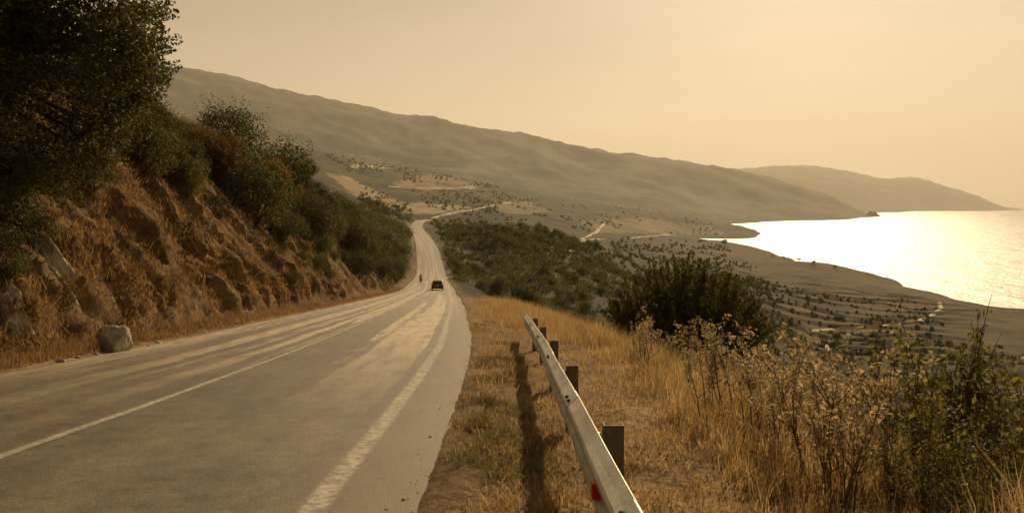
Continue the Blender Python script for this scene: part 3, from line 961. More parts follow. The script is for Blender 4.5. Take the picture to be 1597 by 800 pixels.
cuts = [-6.1, -1.6, 2.9, 5.95, 9.2, 12.5, 15.8, 20.0]
for i in range(len(cuts) - 1):
    b = beam(cuts[i] - (0.16 if i else 0), cuts[i + 1] + 0.16 * (i < len(cuts) - 2), 0.005 * (i % 2))
    if i:
        y = cuts[i]
        for dy in (-0.10, 0.10):       # splice bolts on the upper and lower flanks
            for s, zz, nx_, nzz in ((0.052, RTOP - 0.046, -0.70, 0.70), (0.052, RTOP - 0.262, -0.7, -0.7)):
                c = Vector((rail_x(y) - s - 0.010, y + dy, gz(y + dy) + zz + 0.004))
                nrm = Vector((nx_, 0, nzz)); q = MB()
                q.tube([rl(*(c - nrm * 0.006)), rl(*(c + nrm * 0.006)), rl(*(c + nrm * 0.012))], [0.017, 0.016, 0.008], 8)
                q.build('bolt', M['boltm'], b)
for y in (-5.15, -1.85, 1.45, 4.75, 8.05, 11.35, 14.65, 17.95):
    m = MB(); x = rail_x(y) + 0.075; h = RTOP - 0.015
    zc = gz(y)
    # channel section post open to one side
    m.box(rl(x + 0.055, y - 0.028, zc + (h - 0.9) / 2), (0.06, 0.006, (h + 0.9) / 2))
    m.box(rl(x - 0.002, y + 0.020, zc + (h - 0.9) / 2 - 0.002), (0.005, 0.042, (h + 0.9) / 2))
    m.box(rl(x + 0.112, y + 0.020, zc + (h - 0.9) / 2 - 0.002), (0.005, 0.042, (h + 0.9) / 2))
    p = m.build('post', M['post'], rail)
    s = MB(); s.box(rl(rail_x(y) + 0.037, y, zc + RTOP - 0.156), (0.029, 0.035, 0.085), 0.006)
    s.build('spacer', M['galv'], p)
m = MB(); y = 3.75
m.box(rl(rail_x(y) - 0.078, y, gz(y) + RTOP - 0.150), (0.026, 0.034, 0.040), 0.006)
tag(m.build('reflector', M['reflector'], rail), 'small red reflector fixed in the groove of the beam')

# ------------------------------------------------------------------ rocks
def rock_obj(name, loc, size, seed, mat, rz=0.0, rough=0.22, sub=4, tilt=0.0, facets=9):
    import bmesh
    rg = np.random.default_rng(seed)
    bm = bmesh.new(); bmesh.ops.create_icosphere(bm, subdivisions=sub, radius=1.0)
    P = np.array([v.co[:] for v in bm.verts])
    # chip flat faces off a ball, then roughen
    for i in range(facets):
        d = rg.normal(size=3); d /= np.linalg.norm(d); k = (0.5 if facets > 20 else 0.55) + 0.28 * rg.random()
        q = P @ d; P = P - np.where(q > k, q - k, 0)[:, None] * d
    P = P * (1 + rough * 0.30 * fbm(P[:, 0] * 2 + seed, P[:, 1] * 2 + P[:, 2] * 1.7, 5, seed))[:, None]
    P = P * np.array(size)
    for v, p in zip(bm.verts, P): v.co = p
    me = bpy.data.meshes.new(name); bm.to_mesh(me); bm.free()
    o = link(name, me, mat); o.location = loc; o.rotation_euler = (tilt, tilt * 0.5, rz)
    return o

def verge_left(px, py, lift=0.0):
    p = hitb(px, py)
    return p if p is not None else Vector((0, 0, 0))

p = hitb(176, 552)
bo = rock_obj('boulder', (p.x - 0.05, p.y + 0.15, p.z + 0.17), (0.42, 0.42, 0.50), 9, M['rock'], 0.6, 0.35, tilt=0.35, facets=22)
tag(bo, 'pale boulder lying at the foot of the bank beside the road', 'boulder')
p = hitb(88, 420)
o = rock_obj('rock_outcrop', (p.x - 0.28, p.y + 0.1, p.z - 0.1), (0.62, 0.62, 1.35), 11, M['rock'], 0.1, 0.9, 5, tilt=-0.12, facets=14); o.rotation_euler = (0.05, -0.42, 0.2)
tag(o, 'pale upright rock outcrop jutting from the bank under the dark shrub', 'rock')
p = hitb(32, 495)
o = rock_obj('rock_outcrop', (p.x - 0.16, p.y, p.z - 0.05), (0.36, 0.30, 0.75), 12, M['rock'], 1.2, 0.9, 5, tilt=0.2, facets=12); o.rotation_euler = (0, -0.3, 0.4)
tag(o, 'small pale rock outcrop low on the bank at the left edge', 'rock')
p = hitb(492, 425)
o = rock_obj('rock_outcrop', (p.x - 0.75, p.y, p.z - 0.3), (1.0, 1.5, 1.7), 13, M['rock'], 0.2, 0.9, 5, tilt=0.3, facets=14)
tag(o, 'pale rock outcrop showing through grass at the far end of the bare bank', 'rock')
stones = [(246, 538, 0.10), (232, 541, 0.07), (262, 536, 0.06), (150, 555, 0.08), (120, 560, 0.07), (205, 548, 0.05), (300, 527, 0.06), (95, 568, 0.09), (270, 532, 0.04), (60, 578, 0.06)]
for i, (a, b, r_) in enumerate(stones):
    p = hitb(a, b)
    if p is None: continue
    o = rock_obj('stone', (p.x, p.y, p.z + r_ * 0.35), (r_ * 1.2, r_, r_ * 0.8), 30 + i, M['rock'], i * 1.3, 0.3, 2)
    tag(o, 'small pale stone lying in the ditch at the foot of the left bank', 'stone', 'stones in the roadside ditch')
# islet off the far headland
p = Vector((0, 0, EYE)) + ray(1357, 338) * ((EYE - SEA) / -ray(1357, 338).z)
o = rock_obj('islet', (p.x, p.y, SEA + 2), (66, 50, 40), 21, M['rock_far'], 0.3, 0.4, 4)
tag(o, 'small round rocky islet in the glittering sea off the far cape', 'islet')

# ------------------------------------------------------------------ roots and earth ribs on the bank
rg = np.random.default_rng(77)
def root_line(px0, px1, r0, seed):
    rg = np.random.default_rng(seed); P = []
    for t in np.linspace(0, 1, 18):
        a = px0[0] + (px1[0] - px0[0]) * t + rg.normal() * 1.6; b = px0[1] + (px1[1] - px0[1]) * t + rg.normal() * 1.6
        q = hitb(a, b)
        if q is not None and (not P or (Vector(P[-1]) - q).length < 1.2): P.append((q.x + 0.03, q.y, q.z + 0.01))
    if len(P) < 5: return
    V, Fq = tube(P, np.linspace(r0, r0 * 0.35, len(P)) * (0.8 + 0.4 * rg.random(len(P))), 6)
    return link('root', raw_mesh('root', V, Fq, smooth=True), M['root'])
for i, (a, b, r_) in enumerate((((128, 262), (222, 440), 0.06), ((150, 330), (205, 432), 0.05), ((165, 300), (225, 400), 0.04), ((270, 330), (335, 440), 0.05), ((300, 340), (352, 430), 0.04), ((262, 320), (300, 400), 0.035))):
    o = root_line(a, b, r_, 90 + i)
    if o: tag(o, ['thick pale root running down the bare bank below the big tree', 'exposed pale root crossing the bank just right of the thickest one',
                  'thin exposed root on the bank beside the longest root', 'long pale root down the middle of the bare bank', 'thin root down the bank right of the middle root',
                  'short root high on the middle of the bare bank'][i], 'root', 'roots exposed on the bank')

# ------------------------------------------------------------------ big tree on the bank, left
def big_tree():
    rg = np.random.default_rng(101)
    D = 17.5
    def at(px, py, d): return np.array((Vector((0, 0, EYE)) + ray(px, py) * (d / ray(px, py).y))[:])
    # rounded boughs as seen against the sky; their depth spreads around the trunk
    pts = [(225, 15, 42), (238, 60, 30), (205, 50, 55), (250, 22, 24), (222, 108, 40), (232, 85, 30), (235, 150, 26), (190, 130, 55), (210, 175, 40), (235, 128, 22), (180, 205, 45),
           (120, 20, 90), (150, 90, 80), (60, 40, 100), (100, 130, 85), (30, 120, 95), (20, 30, 90), (140, 180, 65), (70, 200, 75), (15, 210, 75), (130, 235, 48), (75, 255, 52), (20, 265, 55),
           (240, -25, 40), (190, -40, 70), (110, -60, 95), (30, -70, 100), (-60, 30, 110), (-70, 140, 110), (-60, 240, 80), (-120, -60, 120), (60, -150, 100), (150, -130, 70), (-40, -150, 110)]
    blobs = []
    for px, py, r_ in pts:
        px -= 14 if px > 150 else 0
        for q in range(2):
            d = D + rg.normal() * 1.1
            r = r_ / F * d * 0.80
            blobs.append((at(px + rg.normal() * r_ * 0.3, py + rg.normal() * r_ * 0.22, d), np.array([r, r, r * 0.78])))
    base = at(-95, 330, D + 1.2); g = drop2(base[0], base[1]); base[2] = g.z - 0.4
    B = np.array(base)
    blobs = [(c - B, r) for c, r in blobs]
    V, Fq, T = blob_leaves(blobs, 62000, 0.105, rg, 0.5, 0.55, 0.4)
    tw = []
    for i in range(520):
        c, s = blobs[rg.integers(len(blobs))]
        d = rg.normal(size=3) + np.array([0.5, 0, 0.25]); d /= np.linalg.norm(d)
        p0 = c + d * s * 0.85; m = 26
        tt = np.linspace(0, 0.42, m)[:, None]
        P = p0 + d * tt + rg.normal(size=(m, 3)) * 0.075 * (1.15 - tt / 0.42) + np.array([0, 0, 0.08]) * (tt / 0.42) ** 2
        v, f = leaf_quads(P, rg.normal(size=(m, 3)), np.full(m, 0.09), 0.5, rg)
        tw.append((v, f, np.repeat(np.clip(0.6 + 0.25 * rg.normal(size=m), 0, 1), 4)))
    V, Fq, T = join([(V, Fq, T)] + tw)
    root = empty('broadleaf_tree', tuple(B))
    link('crown', raw_mesh('big_tree_crown', V, Fq, T), M['leaf_dark'], root)
    top = np.array([0.2, 0.1, 3.2])
    tr = tube([(0, 0, -0.3), (0.05, 0, 1.2), (0.12, 0.05, 2.3), tuple(top)], [0.34, 0.27, 0.23, 0.19], 9)
    tv, tf, _ = join([tr, limbs(top * 0.8, [b[0] for b in blobs[::2]], 0.10, rg, 0.015)[:2]])
    link('trunk', raw_mesh('big_tree_trunk', tv, tf, smooth=True), M['bark'], root)
    tag(root, 'big dark spreading tree on top of the left bank', 'tree')
big_tree()

# ------------------------------------------------------------------ pine above the bank
def pine():
    rg = np.random.default_rng(131)
    x, y = -20.0, 77.0
    g = drop2(x, y); root = empty('pine_tree', (x, y, g.z - 0.2))
    blobs = []
    for i in range(26):
        zz = rg.random(); a = rg.random() * 6.283; q = math.sqrt(rg.random()) * (1.9 - 1.1 * zz)
        blobs.append((np.array([math.cos(a) * q, math.sin(a) * q, 1.9 + 3.3 * zz]), np.array([0.62, 0.62, 0.42]) * (0.75 + 0.5 * rg.random())))
    V, Fq, T = blob_leaves(blobs, 12000, 0.17, rg, 0.22, 0.8, 0.6)
    link('crown', raw_mesh('pine_crown', V, Fq, T), M['leaf_dark'], root)
    tr = tube([(0, 0, -0.3), (0.1, 0, 1.8), (0.0, 0.1, 3.4), (0.1, 0.1, 4.9)], [0.2, 0.15, 0.1, 0.04], 8)
    tv, tf, _ = join([tr, limbs((0.05, 0, 2.0), [b[0] for b in blobs[::2]], 0.06, rg, 0.015)[:2]])
    link('trunk', raw_mesh('pine_trunk', tv, tf, smooth=True), M['bark'], root)
    tag(root, 'dark pine standing above the shrubs on the left bank against the mountain', 'tree')
pine()

# ------------------------------------------------------------------ shrubs of the left bank
green = Kind([shrub_proto('shrub', 200 + i, 2.3 + 0.3 * i, 1.35 + 0.12 * i, 15 + i, 6200, 0.10, 'leaf_shrub') for i in range(4)])
darkk = Kind([shrub_proto('shrub', 220 + i, 2.6, 1.5, 16, 6200, 0.10, 'leaf_dark') for i in range(3)])
brown = Kind([shrub_proto('shrub', 240 + i, 2.0, 1.3, 14, 5200, 0.10, 'leaf_brown') for i in range(2)])
def put(kind, px, py, hpx, label, group=None, sink=0.25, dmul=1.0):
    """shrub rooted where the sight line meets the bank, as tall as it shows"""
    p = hitb(px, py); q = 0
    while (p is None or p.y > 125) and q < 60:
        q += 1; p = hitb(px, py + 2 * q)
    if p is None or p.y > 125: return
    hpx = hpx + 2 * q
    o = kind.get(); s = hpx / F * p.y / 2.6 * dmul
    place(o, p.x - 0.2, p.y, p.z - sink * s, s)
    tag(o, label, 'shrub', group)
    return o
put(darkk, 40, 385, 120, 'dark leafy shrub hanging over the pale rock at the left edge of the bank')
put(darkk, 5, 440, 110, 'dark shrub at the left picture edge low on the bank')
put(green, 228, 262, 110, 'olive green shrub on the bank top right of the big tree', None)
put(green, 285, 232, 62, 'light olive shrub on the crest of the bank right of the big tree')
put(darkk, 150, 300, 80, 'dark shrub under the boughs of the big tree')
put(darkk, 395, 350, 120, 'large dark round shrub in the upper middle of the bank')
put(brown, 350, 275, 100, 'brownish half dry shrub on the upper bank left of the large dark round shrub')
put(brown, 320, 220, 45, 'small rust brown shrub on the bank crest')
put(green, 355, 218, 50, 'bushy green shrub on the bank skyline')
put(green, 452, 455, 44, 'small green shrub low on the bank, above the dry grass strip')
put(darkk, 488, 460, 30, 'small dark shrub low on the bank beside the small green one')
put(green, 300, 300, 70, 'olive shrub on the bank face left of the large dark round shrub')
put(brown, 430, 300, 80, 'rust brown shrub right of the large dark round shrub')
put(green, 440, 375, 70, 'green shrub below and right of the large dark round shrub')
put(darkk, 480, 375, 80, 'dark shrub on the bank face left of the overgrown stretch')
put(green, 420, 255, 70, 'bushy green shrub on the skyline left of the pine')
put(darkk, 255, 255, 60, 'dark shrub nestled on the bank between two olive ones')
put(darkk, 75, 318, 90, 'dark shrub on the bank directly under the big tree crown')
put(darkk, 10, 330, 100, 'dark shrub under the big tree at the left picture edge')
put(brown, 110, 480, 70, 'dry brown shrub on the lower bank behind the boulder')
rg = np.random.default_rng(300)
def place_shrub(kind, x, y, h, label, group, sq=None):
    g = drop2(x, y); s = h / 2.6
    o = place(kind.get(), x, y, g.z - 0.25 * s, s, sz=sq or (0.85 + 0.3 * random.random()))
    tag(o, label, 'shrub', group)
    return o
# crest and upper face, closer in
for y in np.arange(25, 76, 2.0):
    for k in range(2):
        u = 6.2 + 4.5 * rg.random() - (0.8 if y > 50 else 0)
        x = float(xc(y)) - RW - u
        place_shrub([green, green, darkk, brown][rg.integers(4)], x, y + rg.normal() * 0.5, 1.5 + 1.3 * rg.random(), 'bushy shrub in the thicket along the top of the left bank', 'thicket along the bank top')
for y in np.arange(34, 90, 2.1):
    u = (3.6 if y < 50 else 2.0) + 3.4 * rg.random(); x = float(xc(y)) - RW - u
    place_shrub([green, darkk][rg.integers(2)], x, y, 1.3 + 0.9 * rg.random(), 'round shrub growing on the steep face of the left bank', 'shrubs on the bank face')
for i in range(24):
    y = 13 * (60 / 13) ** rg.random(); u = 1.2 + 5.0 * rg.random(); x = float(xc(y)) - RW - u
    place_shrub([brown, brown, green][rg.integers(3)], x, y, 0.35 + 0.5 * rg.random(), 'small dry tuft like shrub on the bare earth of the left bank', 'small dry shrubs on the bare bank')
# farther down the road the whole bank is overgrown
for y in np.concatenate([np.arange(74, 150, 4.0), np.arange(150, 240, 15)]):
    for k in range(3):
        u = 1.6 + 9.5 * rg.random(); x = float(xc(y)) - RW - u
        place_shrub([green, darkk, darkk][rg.integers(3)], x, y + rg.normal(), 2.6 + 2.0 * rg.random(), 'dark bushy shrub in the dense growth left of the road beyond the bare bank', 'dense growth left of the descending road')

# ------------------------------------------------------------------ right of the road
# large upright bush
def upright_bush(name, seed, R, H, nst, per, leaf, mat):
    rg = np.random.default_rng(seed); parts, stems = [], []
    for i in range(nst):
        a = rg.random() * 6.283; q = math.sqrt(rg.random())
        b = np.array([math.cos(a) * q * R * 0.45, math.sin(a) * q * R * 0.45, 0])
        tip = np.array([math.cos(a) * q * R, math.sin(a) * q * R, H * (0.32 + 0.68 * math.sqrt(max(0, 1 - q * q))) * (0.86 + 0.2 * rg.random())])
        m = per; t = 0.22 + 0.78 * rg.random(m) ** 0.8
        bend = np.array([0, 0, 1.0])
        P = b + (tip - b) * t[:, None] + bend * (0.18 * H * t * (1 - t))[:, None]
        P += rg.normal(size=(m, 3)) * (0.20 * (1.12 - t))[:, None] * np.array([1, 1, 0.8])
        N = rg.normal(size=(m, 3)) + np.array([0, 0, 0.2])
        v, f = leaf_quads(P, N, leaf * (0.7 + 0.6 * rg.random(m)), 0.45, rg)
        parts.append((v, f, np.repeat(np.clip(0.25 + 0.45 * t + 0.2 * rg.normal(size=m), 0, 1), 4)))
        ts = np.linspace(0, 1, 6)[:, None]
        if i % 2 == 0: stems.append(tube(b + (tip - b) * ts + bend * (0.18 * H * ts * (1 - ts)), np.linspace(0.03, 0.006, 6), 5))
    root = empty(name)
    V, Fq, T = join(parts); link('crown', raw_mesh(name + '_crown', V, Fq, T), M[mat], root)
    V, Fq, _ = join(stems); link('trunk', raw_mesh(name + '_stems', V, Fq), M['bark'], root)
    return root
o = upright_bush('bush', 401, 2.85, 4.35, 440, 165, 0.10, 'leaf_dark')
g = drop(5.6, 25.5); place(o, 5.6, 25.5, g.z - 0.25, 1.0, 0.3)
tag(o, 'large dark dome shaped bush with upright shoots beyond the guardrail', 'bush')
print('BUSH ground', g)
o2 = upright_bush('bush', 402, 1.7, 2.3, 130, 120, 0.10, 'leaf_dark')
g = drop(9.2, 18.0); place(o2, 9.2, 18.0, g.z - 0.3, 1.0, 0.9)
tag(o2, 'low dark bush on the slope between the dry grass and the leafy plants', 'bush')
# thicket beside the road, middle distance
rg = np.random.default_rng(310)
for i in range(26):
    y = 46 + 34 * rg.random(); x = float(xc(y)) + RW + 4.2 + 9 * rg.random()
    place_shrub([green, darkk][rg.integers(2)], x, y, 1.5 + 0.9 * rg.random(), 'dark shrub in the thicket just past the roadside dry grass on the right', 'thicket beyond the dry grass')
for i in range(46):
    y = 80 + 190 * rg.random() ** 1.2; x = float(xc(y)) + RW + 2.6 + 44 * rg.random()
    place_shrub([green, green, darkk][rg.integers(3)], x, y, 2.2 + 1.6 * rg.random(), 'olive green shrub in the scrub right of the descending road', 'scrub right of the descending road')
for i in range(15):
    y = 24 + 60 * rg.random(); x = 9 + 0.35 * y * rg.random() + 5 * rg.random()
    place_shrub([green, darkk, brown][rg.integers(3)], x, y, 1.2 + 1.2 * rg.random(), 'low shrub on the falling slope behind the large dome shaped bush', 'shrubs on the falling slope')
for i in range(16):
    y = 11 + 13 * rg.random(); x = 4.6 + 0.16 * y + 5 * rg.random()
    place_shrub([green, darkk, darkk][rg.integers(3)], x, y, 1.0 + 0.8 * rg.random(), 'low dark shrub on the slope between the dry weeds and the valley', 'low shrubs below the dry weeds')
for kd in (green, darkk, brown): kd.finish()

# ------------------------------------------------------------------ trees of the valley and the hills
far = Kind([tree_proto('tree', 500 + i, 4.6 + 0.4 * i, 1.9 + 0.2 * i, 0.22, 12, 1500, 0.26) for i in range(4)])
rg = np.random.default_rng(320)
def grove(poly, n, hmin, hmax, label, group, dmin=60):
    xs = [p[0] for p in poly]; ys = [p[1] for p in poly]; k = 0; tries = 0
    while k < n and tries < n * 30:
        tries += 1
        a = min(xs) + (max(xs) - min(xs)) * rg.random(); b = min(ys) + (max(ys) - min(ys)) * rg.random()
        if not in_poly(np.array([a]), np.array([b]), poly)[0]: continue
        p = hit(a, b, dmin)
        if p is None or p.z < SEA + 1: continue
        h = hmin + (hmax - hmin) * rg.random()
        o = place(far.get(), p.x, p.y, p.z - 0.2, h / 5.2, sz=0.8 + 0.4 * rg.random())
        tag(o, label, 'tree', group); k += 1
grove([(668, 346), (720, 343), (800, 350), (880, 366), (905, 382), (860, 388), (760, 386), (700, 378)], 95, 3.5, 5.5, 'dark round olive tree in the grove right of the far road', 'olive grove right of the far road', 180)
grove([(900, 376), (1110, 376), (1060, 392), (930, 396)], 30, 3.5, 6.0, 'small dark tree in the row across the valley left of the dome shaped bush', 'tree row across the valley', 150)
grove([(500, 240), (590, 238), (640, 262), (560, 262)], 22, 7, 12, 'hazy tree on the distant knoll above the fields', 'trees on the distant knoll', 600)
grove([(610, 262), (680, 266), (680, 272), (610, 270)], 16, 6, 10, 'hazy tree in the line above the terraced fields', 'tree line above the fields', 600)
grove([(630, 300), (800, 300), (800, 326), (690, 326)], 44, 5, 8, 'small tree scattered below the distant fields', 'trees below the fields', 600)
grove([(560, 300), (640, 328), (640, 346), (560, 330)], 24, 4, 7, 'dark tree left of the far end of the road', 'trees at the far end of the road', 330)
grove([(1200, 535), (1430, 525), (1440, 575), (1250, 590)], 14, 1.6, 3.2, 'low round tree on the valley side below the terraces', 'low trees below the terraces', 150)
for i, (a, b, h, lab) in enumerate(((1131, 381, 15, 'broad dark tree on the skyline of the coastal hill by the water'),
        (1205, 399, 4.5, 'leftmost of the small trees on the coastal skyline'), (1222, 401, 5.5, 'second small tree on the coastal skyline, against the bright water'),
        (1246, 406, 6.5, 'round small tree on the coastal skyline between two others'), (1268, 410, 7, 'low broad tree on the coastal skyline'),
        (1302, 416, 6, 'rightmost small tree on the coastal skyline'))):
    p = hit(a, b + 1.5, 150)
    if p is None or p.z < SEA + 2: p = hit(a, b + 6, 150)
    o = place(far.get(i), p.x, p.y, p.z - 0.4, h / 5.2, sz=0.7)
    tag(o, lab, 'tree', 'small trees on the coastal skyline' if i else None)
far.finish()

# ------------------------------------------------------------------ paths and terrace walls, draped over the ground
def drape(pts, step=6.0, dmin=100):
    out = []
    for (a, b), (c, d) in zip(pts[:-1], pts[1:]):
        m = max(2, int(math.hypot(c - a, d - b) / step))
        for t in np.linspace(0, 1, m, endpoint=False):
            p = hit(a + (c - a) * t, b + (d - b) * t, dmin)
            if p is not None and p.z > SEA + 1: out.append(p)
    return out
def ribbon(name, pts, width, lift, mat, dmin=100, thick=0.0):
    P = drape(pts, 5.0, dmin)
    if len(P) < 2: return None
    A = np.array([p[:] for p in P]); T = np.gradient(A[:, :2], axis=0); T /= np.linalg.norm(T, axis=1, keepdims=True) + 1e-9
    Nn = np.stack([-T[:, 1], T[:, 0]], 1)
    m = MB(); n = len(A)
    jit = 1 + 0.25 * np.random.default_rng(n).normal(size=n)
    rows = []
    for s in (-0.5, -0.25, 0.25, 0.5):
        q = A[:, :2] + Nn * (s * width * jit)[:, None]
        zz = np.array([drop(*v).z for v in q]) + (lift if abs(s) < 0.4 else -0.3) + (thick if abs(s) < 0.4 else 0)
        rows.append(np.column_stack([q, zz]))
    R = np.stack(rows, 1)
    fs = [(i * 4 + j, i * 4 + j + 1, i * 4 + 5 + j, i * 4 + 4 + j) for i in range(n - 1) for j in range(3)]
    m.add(R.reshape(-1, 3), fs)
    return m.build(name, mat)
tag(ribbon('road_far', [(672, 341), (690, 336), (712, 331), (740, 327), (765, 321), (800, 315)], 5.5, 0.5, M['path'], 500), kind='structure').name = 'road'
for pts, w, dm in (([(770, 393), (800, 386), (840, 384), (872, 388), (893, 392), (906, 399)], 4.5, 120), ([(905, 376), (925, 373), (948, 373)], 6, 150),
                   ([(905, 374), (930, 362), (945, 345)], 5, 300), ([(1466, 472), (1468, 480), (1456, 490), (1432, 500), (1400, 503), (1372, 509), (1300, 513), (1250, 517)], 3.4, 120),
                   ([(1320, 522), (1370, 521), (1425, 518)], 2.6, 120), ([(1288, 532), (1291, 544), (1295, 556)], 1.6, 100), ([(605, 291), (660, 294), (745, 293)], 16, 600),
                   ([(975, 372), (1040, 366), (1090, 372)], 6, 300)):
    o = ribbon('path', pts, w, 0.25, M['path'], dm)
    if o: tag(o, kind='structure')

# ------------------------------------------------------------------ scrub that reads as one mass
def scrub_mesh(name, P, Hh, per, lf, mat, seed):
    rg = np.random.default_rng(seed); n = len(P)
    k = np.repeat(np.arange(n), per)
    d = rg.normal(size=(n * per, 3)); d /= np.linalg.norm(d, axis=1, keepdims=True); d[:, 2] = np.abs(d[:, 2])
    lob = 1 + 0.28 * np.sin(3 * np.arctan2(d[:, 1], d[:, 0]) + k * 1.7) + 0.2 * np.sin(5 * d[:, 2] + k)
    rr = (0.55 + 0.5 * rg.random(n * per) ** 0.6) * lob
    hh = Hh[k]
    Q = P[k] + d * rr[:, None] * np.stack([hh * 0.72, hh * 0.72, hh], 1) - np.array([0, 0, 0.12]) * hh[:, None]
    N = d + rg.normal(size=d.shape) * 0.7
    V, Fq = leaf_quads(Q, N, lf[k] * (0.6 + 0.8 * rg.random(n * per)), 0.6, rg)
    tb = rg.random(n)
    T = np.repeat(np.clip(0.25 + 0.4 * tb[k] + 0.2 * rg.normal(size=n * per), 0, 1), 4)
    return link(name, raw_mesh(name, V, Fq, T), mat)

rg = np.random.default_rng(600)
def poly_points(poly, n, dmin, clump=-0.1):
    xs = [p[0] for p in poly]; ys = [p[1] for p in poly]; out = []
    t = 0
    while len(out) < n and t < 12 * n:
        t += 1
        a = min(xs) + (max(xs) - min(xs)) * rg.random(); b = min(ys) + (max(ys) - min(ys)) * rg.random()
        if not in_poly(np.array([a]), np.array([b]), poly)[0]: continue
        p = hit(a, b, dmin)
        if p is None or p.z < SEA + 1: continue
        dl = p.x - float(xc(min(max(p.y, -40), 700)))
        if abs(dl) < RW + 1.2 and p.y < 690: continue
        sc_ = 14 + 0.03 * p.length
        if float(fbm(p.x / sc_, p.y / sc_, 3, 611)) + 0.18 * rg.normal() < 0.0 + clump: continue
        out.append(p[:])
    return out
pts = []; hs = []
for poly, n, dm, h0, h1, clump in (
        ([(690, 372), (905, 385), (960, 415), (1010, 470), (900, 460), (770, 450), (705, 440)], 760, 70, 1.2, 2.6, -0.4),
        ([(668, 344), (800, 349), (900, 372), (905, 392), (760, 388), (690, 376)], 420, 180, 2.0, 3.6, -0.4),
        ([(900, 372), (1110, 372), (1210, 420), (1230, 520), (1010, 470), (930, 410)], 460, 130, 1.0, 2.4, 0.2),
        ([(1120, 515), (1420, 524), (1597, 556), (1597, 650), (1200, 610), (1080, 540)], 520, 150, 1.2, 2.6, -0.25),
        ([(900, 380), (1130, 384), (1200, 430), (1160, 500), (1000, 460)], 520, 130, 1.2, 2.8, 0.0),
        ([(640, 296), (800, 300), (900, 345), (800, 345), (680, 335)], 190, 500, 2.0, 4.5, 0.1),
        ([(500, 240), (640, 262), (800, 296), (640, 284), (545, 268)], 170, 900, 3.5, 6.0, 0.1),
        ([(560, 285), (640, 320), (645, 345), (560, 340)], 120, 340, 2.0, 4.5, -0.3),
        ([(800, 300), (1100, 335), (1120, 366), (900, 360)], 90, 800, 2.0, 4.0, 0.1)):
    q = poly_points(poly, n, dm, clump)
    pts += q; hs += list(h0 + (h1 - h0) * rg.random(len(q)))
for i in range(620):      # hillside left of the road
    y = 60 + 330 * rg.random(); u = 3.0 + 34 * rg.random() ** 1.3
    if y < 100: u += 4
    x = float(xc(y)) - RW - u; g = drop2(x, y); pts.append(g[:]); hs.append(1.6 + 2.4 * rg.random())
tsel = np.argwhere((riser > 0.45) & (RR < 640))
for i, j in tsel[rg.choice(len(tsel), 420)]:
    pts.append((GX[i, j] + rg.normal(), GY[i, j] + rg.normal(), GZ[i, j])); hs.append(0.5 + 0.8 * rg.random())
pts = np.array(pts); hs = np.array(hs)
dist = np.linalg.norm(pts, axis=1)
nearp = dist < 160
a = scrub_mesh('scrub', pts[nearp], hs[nearp], 130, 0.0018 * dist[nearp] + 0.03, M['leaf_shrub'], 1)
tag(a, 'rough olive scrub covering the near valley sides', 'scrub', kind='stuff')
opn = (~nearp) & (dist > 620)
a = scrub_mesh('scrub', pts[~nearp & ~opn], hs[~nearp & ~opn], 46, 0.0024 * dist[~nearp & ~opn], M['leaf_far'], 2)
tag(a, 'dark scrub filling the valley right of the road and around the grove', 'scrub', kind='stuff')
a = scrub_mesh('scrub', pts[opn], hs[opn] * 0.7, 44, 0.0016 * dist[opn], M['leaf_drab'], 3)
tag(a, 'sparse drab scrub dotted over the open coastal slopes and hills', 'scrub', kind='stuff')

# the slope below the guardrail is overgrown
rg = np.random.default_rng(640)
P_, H_ = [], []
while len(P_) < 700:
    r_ = 14 * (400 / 14) ** (rg.random() ** 0.6); a_z = 0.02 + 0.74 * rg.random()
    x, y = r_ * math.sin(a_z), r_ * math.cos(a_z)
    if x - float(xc(min(y, 690))) - RW < 5.2 or float(fbm(x / 22, y / 22, 3, 641)) < -0.28: continue
    g = drop(x, y); P_.append(g[:]); H_.append((0.6 + 0.9 * rg.random()) * (1 + 0.5 * (r_ > 60)))
P_ = np.array(P_); H_ = np.array(H_); d_ = np.linalg.norm(P_, axis=1)
a = scrub_mesh('scrub', P_, H_, 150, 0.08 + 0.0017 * d_, M['leaf_dark'], 5)
tag(a, 'dark low scrub covering the slope that falls away beyond the weeds', 'scrub', kind='stuff')

# ------------------------------------------------------------------ gravel along the asphalt edge
rg = np.random.default_rng(650); n = 1600
y = 3.0 * (45 / 3.0) ** rg.random(n); e = -0.03 + 0.13 * rg.normal(size=n); x = xc(y) + RW + e
s_ = (0.003 + 0.011 * rg.random(n) ** 4) * (1 + y * 0.03)
octv = np.array([(1, 0, 0), (0, 1, 0), (-1, 0, 0), (0, -1, 0), (0, 0, 0.8), (0, 0, -0.8)], float)
octf = np.array([(0, 1, 4), (1, 2, 4), (2, 3, 4), (3, 0, 4), (1, 0, 5), (2, 1, 5), (3, 2, 5), (0, 3, 5)])
zg = np.where(e < 0, zr(y) + 0.03 - 0.0022 * (RW + e) ** 2, zr(y) + 0.01)
Vg = (octv[None] * (1 + 0.35 * rg.normal(size=(n, 6, 1)))) * s_[:, None, None] + np.stack([x, y, zg + s_ * 0.3], 1)[:, None]
Fg = (octf[None] + (np.arange(n) * 6)[:, None, None]).reshape(-1, 3)
tag(link('gravel', raw_mesh('gravel', Vg.reshape(-1, 3), Fg), M['rock']), 'loose gravel scattered along the right edge of the asphalt', 'gravel', kind='stuff')

